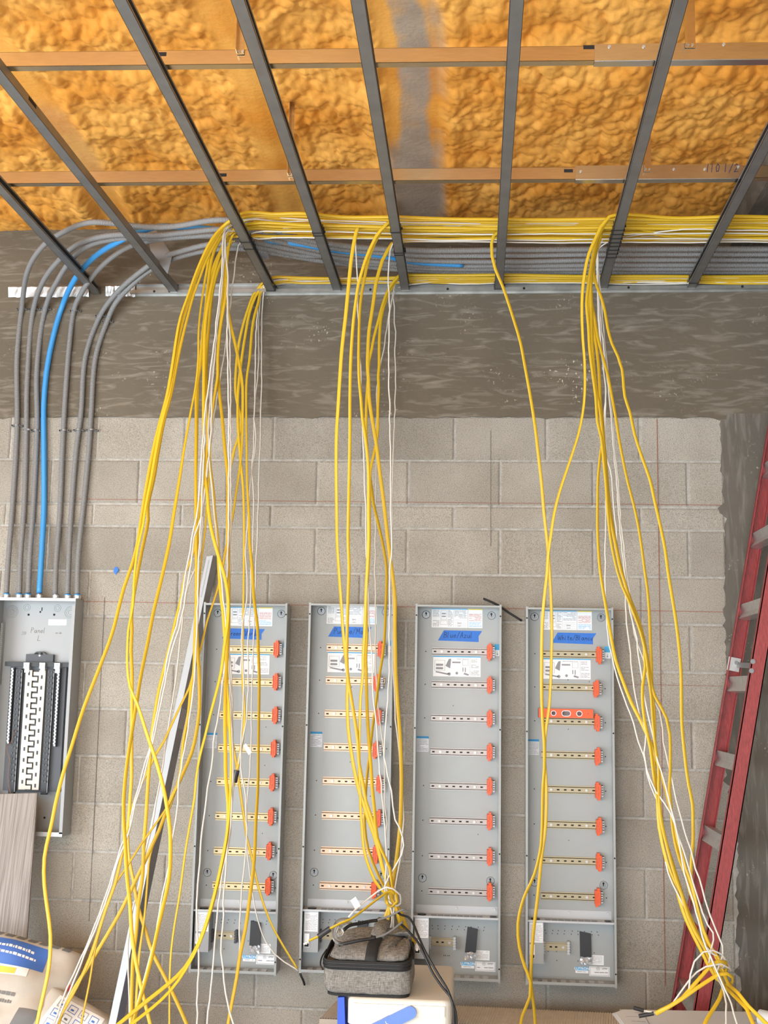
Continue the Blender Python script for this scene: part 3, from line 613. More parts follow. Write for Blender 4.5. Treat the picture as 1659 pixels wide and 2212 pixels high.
D1 = [
 ('y', .02, '490,481 458,516 434,563 419,600 407,635 390,684 382,723 374,777 361,853 347,906 332,968 320,1030 309,1097 305,1123 297,1175 285,1221 268,1269 242,1369 218,1434 179,1535 155,1612 136,1672 119,1741 112,1777 96,1853 96,1912 103,1968 109,2020 106,2085 98,2129 80,2211 76,2260', 1.25, 'yellow flat cable farthest left, crossing the breaker box and ending over the mortar bags'),
 ('y', .1, '489,484 462,520 441,560 424,600 413,635 397,685 387,725 378,778 365,853 351,906 338,968 327,1030 314,1097 309,1134 298,1182 290,1245 287,1308 277,1362 275,1405 275,1442 281,1485 296,1520 320,1594 335,1637 353,1702 361,1745 367,1789 368,1851 365,1899 353,1955 338,2020 327,2072 310,2133 288,2211 282,2260', 1.35, 'yellow cable that swings right across the leaning stud then curves back left'),
 ('y', .18, '488,488 466,524 446,562 432,600 419,635 404,690 394,730 384,776 369,853 355,906 343,968 333,1030 319,1097 320,1123 307,1188 296,1245 289,1286 284,1330 285,1362 283,1405 285,1445 285,1485 285,1550 284,1615 284,1680 281,1724 276,1785 271,1810 262,1851 249,1907 227,1968 212,2016 193,2072 167,2129 125,2207 110,2260', 1.2, 'yellow cable of the left trio that ends on the mortar bag with printed drawings'),
 ('y', .26, '487,495 458,532 448,578 439,629 433,671 429,713 428,777 422,837 413,885 399,962 390,1020 376,1107 366,1171 348,1254 331,1325 320,1384 305,1457 297,1507 290,1550 281,1604 272,1670 267,1735 268,1789 270,1814 274,1890 281,1955 284,2010 291,2064 303,2124 324,2211 334,2260', 1.3, 'yellow cable alone over bare wall between the breaker box and the leaning stud'),
 ('y', .34, '490,500 462,545 448,629 444,671 438,720 435,777 425,837 424,914 423,991 423,1068 423,1123 424,1232 423,1319 420,1384 418,1449 412,1485 405,1550 395,1604 390,1659 381,1702 366,1735 327,1793 305,1823 275,1871 253,1903 240,1933 225,1977 214,2016 206,2049 200,2081 193,2124 177,2203 168,2260', 1.15, 'yellow cable running straight down left of the stud then slanting across it low down'),
 ('y', .42, '494,504 476,545 465,581 456,620 450,654 444,696 441,777 440,856 440,895 441,970 443,1030 448,1068 450,1097 457,1145 472,1201 487,1253 493,1297 492,1340 485,1394 478,1449 470,1485 455,1541 442,1594 431,1637 424,1680 420,1724 408,1793 401,1836 388,1933 377,1999 370,2053 367,2107 366,2211 366,2260', 1.3, 'yellow cable that crosses the top left corner of the green-taped panel and drops beside it'),
 ('y', .48, '492,508 472,560 455,630 446,700 441,777 443,856 447,895 449,940 446,990 440,1040 431,1102 428,1145 425,1210 427,1275 425,1340 427,1405 430,1446 431,1485 431,1528 424,1583 414,1626 396,1669 383,1698 370,1724 344,1793 336,1810 314,1858 288,1912 264,1962 240,2005 210,2055 184,2098 162,2133 130,2198 118,2260', 1.05, 'yellow cable making the longest slant, from the panel edge down to the mortar bags'),
 ('y', .55, '504,505 493,540 488,600 487,642 482,671 475,713 470,777 470,810 463,856 458,895 454,953 453,1011 450,1049 446,1102 442,1156 435,1210 431,1253 427,1320 424,1390 421,1440 416,1485 409,1540 399,1595 393,1640 384,1690 369,1740 340,1800 324,1850 318,1910 312,1980 300,2070 292,2211 290,2260', 1.0, 'yellow cable behind the main strand of the left drop, ending below the stud'),
 ('y', .62, '498,512 470,555 452,610 445,660 437,720 432,780 428,850 426,950 424,1050 422,1150 420,1188 400,1240 392,1286 379,1340 364,1405 352,1453 344,1485 333,1550 326,1604 323,1648 319,1702 315,1770 311,1821 308,1890 299,1955 294,2020 288,2064 285,2129 284,2211 284,2260', 1.1, 'yellow cable hanging in front of the leaning stud, nearly upright at the bottom'),
 ('y', .7, '503,518 491,545 483,620 478,690 471,760 471,800 473,837 480,904 486,972 492,1030 492,1102 492,1145 493,1210 494,1275 493,1340 491,1405 489,1449 487,1485 486,1550 487,1615 488,1680 493,1735 492,1793 485,1836 475,1885 464,1932 451,1979 432,2032 400,2090 362,2127 319,2161 258,2211 230,2235', 1.4, 'yellow cable over the green-taped panel, the upper of two bending far left at the bottom'),
 ('y', .78, '500,524 480,560 461,620 452,700 446,777 446,856 447,895 449,940 453,1000 461,1068 463,1102 470,1167 473,1232 476,1275 481,1319 485,1373 488,1430 490,1485 494,1528 497,1594 499,1637 498,1691 496,1745 491,1795 484,1840 474,1888 463,1934 450,1982 431,2037 401,2094 368,2140 329,2177 288,2209 262,2232', 1.42, 'yellow cable over the green-taped panel, the lower of two bending far left at the bottom'),
 ('y', .86, '488,516 484,544 485,595 490,646 497,696 509,747 515,777 519,798 524,837 524,895 523,953 519,1001 511,1059 502,1119 498,1141 487,1188 482,1221 476,1249 466,1286 448,1340 435,1395 420,1444 409,1485 390,1524 370,1567 355,1600 335,1632 314,1676 300,1705 285,1750 276,1792 279,1857 288,1901 297,1955 314,2009 329,2057 360,2118 401,2207 420,2260', 1.0, 'yellow cable cutting diagonally over the top corner of the green-taped panel and the stud'),
 ('w', .06, '490,485 480,561 478,595 473,646 465,713 458,777 450,837 444,885 438,953 434,1011 430,1059 428,1097 418,1141 411,1188 400,1243 392,1297 381,1351 368,1395 355,1457 348,1492 337,1550 327,1604 314,1648 301,1696 291,1730 283,1767 280,1798 269,1810 253,1858 236,1912 214,1973 197,2020 175,2070 160,2103 145,2133 132,2168 117,2211 100,2260', 1.2, 'white cable of the left drop, the leftmost white one at the bottom'),
 ('w', .3, '492,489 484,561 480,610 475,660 468,715 464,777 458,830 457,890 454,950 447,1020 442,1060 436,1110 420,1160 414,1210 405,1260 397,1310 386,1360 373,1400 360,1457 352,1500 340,1555 330,1608 317,1652 304,1700 293,1735 285,1770 278,1800 258,1850 240,1912 219,1973 205,2010 190,2045 175,2085 160,2120 140,2165 122,2211 104,2260', 1.22, 'white cable twinned with the leftmost white one of the left drop'),
 ('w', .66, '515,531 509,568 502,615 498,654 494,696 487,747 483,777 477,808 471,847 463,895 459,933 452,982 446,1040 440,1091 435,1167 429,1210 407,1264 400,1297 392,1362 385,1416 382,1457 379,1474 372,1517 366,1561 359,1604 355,1637 348,1674 337,1735 327,1789 321,1814 312,1853 303,1912 288,1955 282,1988 276,2040 278,2120 281,2260', 1.0, 'white cable lying along the pale face of the leaning stud'),
 ('w', .46, '487,508 490,561 493,612 493,671 496,713 497,777 498,837 498,914 499,991 498,1049 500,1119 496,1188 497,1253 495,1319 493,1384 498,1427 501,1507 503,1583 504,1640 501,1730 498,1789 492,1821 489,1857 485,1911 482,1975 479,2028 477,2056 481,2092 487,2145 496,2184 504,2212 508,2260', 1.2, 'white cable on the green-taped panel that kinks right near the bottom'),
 ('w', .2, '488,490 482,560 474,660 466,715 461,777 455,850 450,930 453,1000 459,1068 466,1140 474,1215 480,1275 487,1340 489,1400 485,1450 481,1481 472,1541 461,1604 457,1659 448,1702 442,1756 436,1797 434,1815 429,1889 425,1953 426,2017 430,2081 426,2145 426,2210 426,2260', 1.2, 'white cable down the left edge of the green-taped panel'),
 ('w', .9, '493,500 492,600 491,700 492,800 494,900 494,1000 494,1100 493,1188 490,1300 492,1400 496,1450 498,1530 501,1600 504,1680 500,1740 497,1800 488,1850 480,1889 472,1953 466,2013 462,2071 455,2135 447,2210 444,2260', 1.15, 'white cable on the green-taped panel ending upright left of its centre'),
 ('w', .52, '491,490 481,580 470,680 459,780 449,850 443,920 440,1000 436,1080 432,1150 428,1230 427,1300 424,1380 421,1450 413,1530 402,1600 391,1660 384,1702 385,1735 379,1771 372,1814 364,1875 353,1923 344,1973 337,2016 323,2070 312,2111 305,2137 292,2190 284,2260', 1.25, 'white cable following a yellow one right of the leaning stud'),
]
for k, lv, t, de, lab in D1: cable(t, k, lab, de, run_to(505, lv, **A1))
A2 = dict(x_left=560, ytop=598, ybot=612, yTl=600, yBl=613)
D1b = [
 ('y', .1, '561,617 547,637 536,667 527,696 517,738 513,764 510,798 509,847 514,876 521,904 520,928 507,968 500,1001 494,1030 493,1107 495,1210 494,1260 495,1340 492,1420 490,1500 492,1561 502,1604 510,1648 518,1702 524,1745 531,1793 532,1804 545,1857 554,1900 571,1958 588,2000 613,2045 637,2084 642,2092', .16, 'yellow cable that ends behind the corner of the purple-taped panel'),
 ('y', .4, '564,619 551,642 539,676 532,713 522,777 517,818 514,856 514,914 517,962 520,1001 525,1049 527,1117 527,1188 526,1275 525,1340 524,1405 524,1463 527,1517 528,1550 526,1583 521,1615 514,1654 509,1676 504,1698', .34, 'yellow cable whose end is bound with black tape over the green-taped panel'),
 ('y', .7, '568,622 558,654 547,696 539,777 533,818 532,895 533,972 534,1049 538,1119 539,1167 545,1232 549,1297 556,1351 558,1405 560,1463 559,1550 558,1637 557,1702 552,1789 551,1825 547,1879 539,1943 530,2007 519,2060 511,2113 493,2210 488,2260', .9, 'yellow cable hanging rightmost over the green-taped panel'),
 ('w', .25, '566,620 558,654 555,696 552,760 551,837 549,905 553,947 546,1001 541,1049 536,1119 533,1156 531,1201 534,1253 533,1297 526,1336 522,1369 524,1420 527,1480 523,1550 521,1600 520,1659 528,1702 533,1789 532,1825 526,1889 521,1943 518,1996 517,2060 507,2130 498,2185 488,2230', .8, 'white cable over the green tape that meets a yellow one at the bottom'),
 ('w', .55, '568,623 561,660 558,700 559,777 556,818 550,876 549,930 547,980 545,1010 547,1049 547,1119 545,1188 542,1232 542,1297 539,1340 536,1395 536,1442 535,1507 532,1561 526,1590 521,1612 516,1650', .34, 'white cable with a small paper tag on the green-taped panel'),
 ('w', .9, '571,624 569,635 566,696 565,779 565,837 563,876 562,953 560,1011 559,1049 557,1119 555,1178 551,1275 550,1340 547,1405 546,1442 544,1507 543,1594 540,1659 534,1724 533,1789 536,1868 543,1906 547,1943 558,1992 575,2034 592,2060 613,2077 637,2092 644,2097', .16, 'white cable curving right to the corner of the purple-taped panel'),
]
for k, lv, t, de, lab in D1b: cable(t, k, lab, de, run_to(565, lv, **A2))
DK2 = .72
A3 = dict(x_left=780, ytop=484, ybot=526, yTl=480, yBl=522); A3b = dict(x_left=850, ytop=597, ybot=611, yTl=599, yBl=612)
D2 = [
 ('y', .1, A3, '800,486 780,486 773,490 769,503 764,528 758,568 754,609 750,650 746,690 739,751 735,805 731,870 727,935 726,1000 727,1098 728,1166 732,1234 737,1303 741,1363 746,1415 751,1458 750,1505 752,1570 758,1619 768,1676 778,1716 789,1749 797,1774 808,1803 817,1834 826,1873 834,1900 840,1920 846,1945 836,1972 824,2010', .60, 'wide yellow cable, leftmost over the purple-taped panel'),
 ('y', .25, A3, '840,479 822,498 812,511 800,536 788,566 780,593 774,616 769,650 764,690 759,755 757,805 756,870 756,935 755,1000 753,1098 752,1166 754,1226 752,1286 750,1355 749,1406 751,1458 757,1497 765,1546 773,1602 776,1651 784,1692 791,1733 801,1762 811,1792 820,1845 832,1893 840,1920 844,1948 840,1975 832,2012', .60, 'yellow cable, second from left above the purple tape, joining the knot'),
 ('y', .4, A3, '840,480 819,506 808,528 797,557 791,582 787,602 782,629 778,663 776,704 775,755 775,789 776,821 780,862 783,903 788,935 793,976 796,1017 796,1098 796,1166 794,1217 791,1269 789,1320 787,1372 784,1423 784,1456 779,1505 777,1570 776,1627 776,1676 778,1716 779,1748 782,1787 786,1834 797,1873 809,1901 822,1920 840,1936 852,1952 859,1975 866,2005', .60, 'yellow cable bowing farthest left of the knot, above the grey bag'),
 ('y', .8, A3, '847,526 839,538 826,563 818,589 812,613 808,643 803,677 797,717 795,755 794,789 796,821 797,854 802,894 809,935 814,968 820,1016 830,1094 835,1140 842,1200 849,1252 853,1295 853,1355 854,1406 855,1458 857,1489 860,1537 864,1586 866,1635 867,1684 866,1741 864,1787 859,1834 854,1873 848,1909 848,1940 866,1972 880,2010 896,2040', .55, 'wide yellow cable hanging past the right rim of the purple-taped panel'),
 ('y', .3, A3b, '861,596 850,609 841,622 833,639 826,660 818,690 808,728 803,755 797,780 795,821 792,862 791,903 791,943 794,984 797,1016 804,1065 807,1089 815,1123 823,1157 830,1191 835,1226 835,1269 833,1320 831,1372 827,1415 821,1450 817,1480 812,1521 805,1570 799,1627 792,1684 789,1733 788,1787 795,1834 806,1865 818,1893 828,1912 838,1930 850,1950 864,1976 872,2010', .60, 'yellow cable swinging over the orange clips of the purple-taped panel'),
 ('y', .7, A3b, '862,598 850,615 835,644 829,663 823,690 820,724 819,755 819,789 817,813 818,837 816,886 816,927 812,959 805,992 800,1017 799,1050 798,1100 798,1166 796,1217 793,1269 791,1330 792,1372 790,1423 791,1450 792,1505 794,1554 797,1602 801,1651 804,1700 809,1749 811,1779 815,1810 825,1837 834,1857 842,1875 845,1897 848,1915,.74 856,1930,.80 858,1948,.82 848,1958,.79 836,1950,.70 834,1934,.75 842,1926,.83 850,1930,.86 846,1925,.86 834,1928,.87 809,1947,.9 781,1969,.93 757,1986,.96 736,1994,.98 715,2005,.98 690,2022,.98 668,2032,.98', .98, 'yellow cable knotted round the others, its taped end sticking out left above the bag'),
 ('w', .15, A3, '772,500 769,518 770,555 772,595 774,622 773,650 774,690 777,731 776,756 779,789 780,837 783,886 784,943 786,1000 787,1049 790,1098 791,1148 791,1197 794,1217 795,1269 796,1320 799,1363 803,1415 805,1448 805,1497 810,1537 814,1578 817,1627 821,1668 825,1716 830,1765 832,1787 834,1834 836,1857 834,1881 832,1909 840,1940 846,1975 846,2010', .62, 'white cable starting leftmost above the purple-taped panel'),
 ('w', .95, A3, '848,527 843,541 840,575 839,616 841,650 841,690 840,755 840,821 842,886 843,951 844,1000 844,1098 846,1149 846,1200 842,1234 842,1286 841,1338 841,1406 841,1450 840,1472 838,1513 833,1554 831,1602 830,1635 833,1651 838,1676 846,1708 849,1741 854,1771 862,1787 870,1809 872,1826 867,1846 853,1873 840,1893 831,1915,.72 834,1940,.70 850,1956,.72 865,1951,.80 864,1933,.86 851,1920,.9 834,1916,.9 817,1925,.9 789,1947,.93 765,1967,.96 753,1981,.98', .98, 'white cable looping back left over the knot above the grey bag'),
 ('w', .2, A3b, '856,605 852,620 846,650 841,677 835,711 829,755 823,780 818,813 815,837 814,886 812,927 813,1000 812,1065 811,1089 811,1149 810,1209 811,1286 811,1355 811,1406 812,1452 814,1472 817,1521 820,1554 827,1602 830,1635 831,1684 832,1749 836,1779 833,1810 836,1857 837,1881 842,1920 850,1960 850,2010', .60, 'white cable down the middle of the purple-taped panel'),
 ('w', .9, A3b, '853,627 852,663 852,697 855,717 853,755 855,821 853,886 851,951 849,1000 847,1098 847,1149 847,1217 849,1269 848,1303 850,1338 849,1389 850,1456 853,1505 854,1554 860,1602 863,1651 867,1692 871,1733 871,1787 868,1818 864,1857 858,1889 854,1917 852,1960 842,2010', .62, 'white cable at the right rim of the purple-taped panel'),
]
D2O = [cable(t, k, lab, de, run_to(860 if A is A3b else 850 if lv < .9 else 870, lv, **A), w=(.0078 if 'wide' in lab else None), tw=.3 if 'wide' in lab else None) for k, lv, A, t, de, lab in D2]
# lone cable
A4 = dict(x_left=1080, ytop=500, ybot=506, yTl=498, yBl=504)
cable('1075,502 1066,510 1062,527 1063,553 1070,581 1085,616 1098,653 1111,694 1124,738 1133,785 1146,857 1156,922 1163,983 1170,1045 1175,1106 1181,1160 1186,1219 1190,1289 1192,1357 1191,1426 1189,1483 1186,1529 1178,1586 1176,1639 1180,1700 1178,1790 1170,1850 1161,1941 1152,2016 1148,2077 1147,2122 1154,2182 1156,2212 1158,2260', 'y', 'lone yellow cable hanging between the knot bundle and the right drop, over the white-taped panel', .55, run_to(1085, .5, **A4), tw=.35)
A5 = dict(x_left=1315, ytop=468, ybot=528, yTl=468, yBl=528)
D4 = [
 ('y', .02, '1316,468 1298,490 1285,518 1272,549 1263,590 1258,633 1257,677 1259,731 1263,785 1263,850 1259,891 1250,936 1234,987 1218,1034 1207,1069 1197,1110 1190,1157 1184,1198 1182,1235 1175,1300 1171,1357 1170,1426 1170,1495 1172,1552 1176,1609 1176,1660 1173,1700 1171,1790 1169,1825 1155,1887 1131,1941 1119,1995 1122,2046 1133,2086 1146,2122 1145,2152 1128,2194 1124,2215 1120,2260', .60, 'yellow cable leaving the right drop leftwards to cross the lone cable, bowing out low'),
 ('y', .12, '1313,473 1300,495 1289,518 1281,551 1274,590 1270,623 1267,655 1271,699 1274,753 1279,796 1287,857 1291,912 1299,946 1304,994 1309,1045 1313,1106 1320,1168 1334,1235 1344,1266 1357,1295 1371,1330 1385,1369 1396,1415 1401,1460 1407,1506 1410,1552 1417,1621 1423,1657 1423,1697 1425,1738 1430,1779 1441,1828 1454,1876 1467,1917 1473,1933 1486,1977 1503,2015 1521,2046 1534,2073,.86 1548,2092,.82 1562,2098,.84 1572,2090,.9 1568,2079,.95 1551,2077,.97 1536,2084,.97 1517,2107,.98 1493,2134,1.0 1474,2156,1.0 1447,2173,1.0 1417,2188,1.0', 1.0, 'yellow cable forming the upper coil of the right knot, its end resting on the drawings'),
 ('y', .3, '1309,486 1296,516 1287,547 1282,579 1283,594 1289,618 1298,640 1307,673 1313,709 1322,742 1335,770 1344,798 1350,857 1361,891 1371,938 1388,991 1404,1036 1416,1090 1429,1147 1437,1188 1443,1235 1451,1284 1460,1341 1467,1399 1471,1449 1472,1506 1473,1563 1478,1620 1482,1657 1488,1697 1496,1738 1497,1779 1497,1819 1494,1860 1493,1901 1498,1925 1503,1948 1513,1986 1524,2025 1532,2063 1545,2095,.85 1556,2120,.86 1566,2131,.9 1590,2155,1.0 1613,2179,1.05 1626,2210,1.1 1634,2250,1.15', 1.15, 'yellow cable farthest right on bare wall, rejoining the right knot'),
 ('y', .4, '1306,490 1288,535 1279,570 1276,594 1274,623 1274,666 1275,709 1277,764 1287,818 1290,846 1299,881 1303,922 1302,948 1297,983 1292,1034 1291,1086 1291,1147 1296,1229 1305,1288 1313,1334 1321,1380 1330,1426 1346,1472 1364,1518 1385,1559 1405,1605 1417,1637 1428,1670 1438,1705 1446,1738 1454,1771 1462,1811 1472,1844 1480,1876 1493,1909 1507,1967 1517,2005 1528,2034 1540,2054 1551,2069 1562,2100,.86 1573,2125,.9 1595,2146,1.0 1618,2175,1.05 1648,2204,1.1 1676,2240,1.15', 1.15, 'yellow cable leaving the right rim of the white-taped panel for the right knot'),
 ('y', .5, '1310,482 1292,522 1280,560 1276,610 1278,651 1285,688 1291,727 1302,770 1313,811 1322,857 1330,901 1338,952 1347,999 1357,1045 1369,1090 1379,1137 1387,1188 1393,1235 1399,1277 1403,1334 1405,1392 1407,1438 1408,1483 1412,1529 1414,1575 1413,1624 1414,1665 1420,1714 1421,1746 1424,1787 1430,1819 1440,1860 1448,1884 1461,1917 1469,1948 1482,1986 1499,2023 1515,2054 1528,2081 1548,2114,.84 1566,2128,.84 1580,2124,.9 1582,2110,.96 1570,2103,.98 1551,2105,.98 1532,2117,.99 1503,2136,1.0 1474,2157,1.01 1445,2175,1.01 1416,2190,1.01', 1.01, 'yellow cable forming the lower coil of the right knot, its end resting on the drawings'),
 ('y', .62, '1304,492 1286,540 1277,600 1278,660 1279,720 1283,790 1291,857 1294,870 1302,938 1307,993 1311,1055 1318,1116 1328,1168 1342,1235 1346,1247 1364,1307 1380,1353 1392,1398 1393,1426 1394,1440 1388,1483 1389,1529 1396,1575 1405,1616 1410,1657 1414,1690 1421,1730 1427,1770 1436,1810 1450,1855 1464,1900 1476,1940 1487,1970 1504,2010 1520,2045 1545,2090,.86 1563,2132,.95 1555,2156,1.0 1540,2181,1.05 1524,2208,1.1 1514,2250,1.15', 1.15, 'yellow cable that bulges left then hangs from the right knot toward the ladder foot'),
 ('y', .74, '1302,496 1284,545 1276,620 1280,690 1290,760 1295,820 1297,870 1303,930 1309,1000 1316,1080 1328,1160 1345,1240 1362,1295 1380,1340 1393,1390 1401,1440 1409,1485 1415,1504 1428,1527 1440,1552 1447,1586 1448,1637 1448,1665 1446,1705 1449,1738 1452,1779 1458,1819 1469,1860 1482,1893 1490,1925 1505,1965 1520,2010 1538,2050 1556,2085 1562,2105', .86, 'yellow cable making a small bulge right before the right knot'),
 ('w', .2, '1298,523 1292,570 1291,612 1293,655 1296,720 1302,785 1309,845 1308,891 1307,942 1312,999 1310,1055 1308,1127 1307,1229 1309,1311 1313,1369 1321,1414 1332,1460 1348,1506 1369,1563 1379,1603 1391,1632 1397,1670 1405,1697 1420,1730 1428,1780 1436,1840 1444,1886 1453,1909 1470,1944 1486,1975 1499,2007 1519,2038 1540,2060,.86 1565,2072,.84 1578,2095,.86 1574,2091,.95 1557,2082,.97 1524,2088,.98 1505,2100,.98 1478,2131,.99 1455,2165,1.0', 1.0, 'white cable over the right rim of the white-taped panel, leftmost white of the right drop'),
 ('w', .45, '1294,536 1294,590 1298,644 1302,688 1309,764 1314,807 1317,850 1323,911 1328,973 1334,1024 1338,1075 1341,1126 1347,1178 1353,1235 1360,1277 1366,1330 1371,1369 1382,1403 1394,1437 1400,1465 1404,1490 1424,1536 1431,1575 1433,1603 1440,1632 1444,1653 1453,1689 1461,1730 1470,1762 1479,1795 1492,1836 1503,1876 1516,1917 1522,1942 1534,1977 1547,2009 1560,2042 1561,2063 1549,2100,.92 1563,2142,1.0 1568,2169,1.05 1568,2208,1.1 1566,2250,1.15', 1.15, 'white cable farthest right, crossing the ladder before the knot'),
 ('w', .65, '1296,528 1290,590 1291,650 1295,720 1303,790 1308,850 1305,920 1308,980 1318,1014 1323,1055 1327,1106 1332,1157 1340,1229 1346,1231 1350,1288 1354,1346 1360,1392 1365,1449 1373,1506 1382,1545 1395,1582 1394,1609 1392,1626 1397,1662 1404,1681 1418,1710 1435,1735 1449,1757 1466,1808 1477,1840 1488,1876 1508,1940 1528,1998 1541,2015 1541,2030 1532,2078,.95 1560,2090,.86 1568,2075,.94 1559,2061,.96 1540,2053,.97 1519,2057,.98 1499,2077,.98 1492,2105,.99 1488,2140,1.0', 1.0, 'white cable that makes the highest white loop over the right knot'),
 ('w', .85, '1299,526 1294,600 1297,680 1304,750 1312,820 1319,890 1325,960 1331,1030 1337,1110 1344,1190 1350,1240 1358,1300 1367,1345 1376,1380 1378,1415 1387,1460 1392,1506 1399,1541 1410,1586 1414,1608 1417,1629 1423,1649 1440,1705 1455,1770 1466,1815 1479,1889 1488,1917 1499,1950 1509,1990 1517,2023 1535,2068 1567,2138,1.0 1580,2169,1.05 1592,2210,1.1 1604,2250,1.15', 1.15, 'white cable running with the middle yellow ones, hanging out below the right knot'),
]
D4O = [cable(t, k, lab, .86 if de > .8 else de, run_to(1320, lv, **A5)) for k, lv, t, de, lab in D4]
# a few more cables that only cross the view on the channels
for i, (k, y) in enumerate([('y', 604), ('w', 600), ('y', 609), ('w', 613), ('y', 595)]):
    P = [(x, y+random.uniform(-3, 3), 'z') for x in (1735, 1560, 1400, 1240, 1100, 1000, 930, 885)]; P.append((878, y+1, 'z'))
    t = ' '.join('%g,%g,z' % (a[0], a[1]) for a in P); o = cable(t, k, 'cable lying along the narrow run just above the wall track', .2, group='cables lying in the narrow lower run')
    o['label'] = ('yellow' if k == 'y' else 'white')+' cable in the narrow run above the wall track, '+('third from top', 'second from top', 'fourth from top', 'lowest', 'topmost')[i]
def wrap(p, q, m, name, parent, d0, d1, r=.0075, n=10):
    P = [atd(*p, d0), atd(*q, d1)]; P = [P[0]*(1-t)+P[1]*t for t in np.linspace(0, 1, 6)]
    return MB().sweep(P, r, n=n).build(name, m, parent)
knot_end = D2O[5]
wrap((713, 2006), (688, 2023), m_btape, 'tape_band', knot_end, .98, .98, .0098)
wrap((667, 2033), (656, 2040), m_wht, 'bare_end', knot_end, .98, .98, .0035)
tapped = [o for o in COL.objects if o.name.startswith('yellow_cable') and 'bound with black tape' in o['label']][0]
wrap((512, 1664), (506, 1690), m_btape, 'tape_band', tapped, .34, .34, .011)
tagged = [o for o in COL.objects if 'small paper tag' in str(o.get('label', ''))][0]
def flag(pts, d, parent, txt=True):
    mb = MB().plate([atd(*p, d) for p in pts], (0, .0006, 0)); o = mb.build('paper_tag', m_white, parent); return o
flag([(525, 1611), (531, 1606), (544, 1625), (537, 1631)], .36, tagged)
flag([(757, 1945), (768, 1937), (779, 1957), (768, 1965)], .95, D2O[7])
for o2, (p, q, nm) in ((D4O[1], ((1390, 2183), (1369, 2177), 'tape_cap')), (D4O[4], ((1412, 2189), (1380, 2195), 'tape_band'))):
    wrap(p, q, m_btape, nm, o2, 1.0, 1.0, .0066)
wrap((1416, 2188), (1389, 2183), m_wht, 'bare_conductor', D4O[1], 1.0, 1.0, .003)
# ------------------------------------------------------------------ dimmer panels
PD = .1; PW = .366
corner = [((437, 1304), (624, 1304), (405, 2100), (602, 2103)), ((665, 1305), (855, 1305), (640, 2099), (842, 2106)), ((895, 1307), (1087, 1308), (883, 2114), (1083, 2120)), ((1129, 1312), (1332, 1315), (1131, 2125), (1336, 2131))]
place = []
for c in corner:
    P = [atd(*q, PD) for q in c]; place.append((np.mean([p[0] for p in P]), (P[2][2]+P[3][2])/2, (P[0][2]+P[1][2])/2-(P[2][2]+P[3][2])/2))
X3, Z3, H3 = place[2]
def L3(px, py, d=.006): p = atd(px, py, d); return p[0]-X3, p[2]-Z3
LZ = [1407.4, 1478.5, 1551, 1623.3, 1697, 1772, 1848.6, 1924.5]
def print_lines(mb, x0, x1, z0, z1, n, y, r, fill=.62, mi=0):
    """rows of unreadably small type"""
    h = (z1-z0)/n
    for i in range(n):
        z = z1-(i+.5)*h; x = x0
        while x < x1-.004:
            w = min(r.uniform(.006, .022), x1-x)
            if r.random() < .9: mb.rect(x, x+w, y, z-h*fill*.28, z+h*fill*.28, .0003, mi)
            x += w+.002
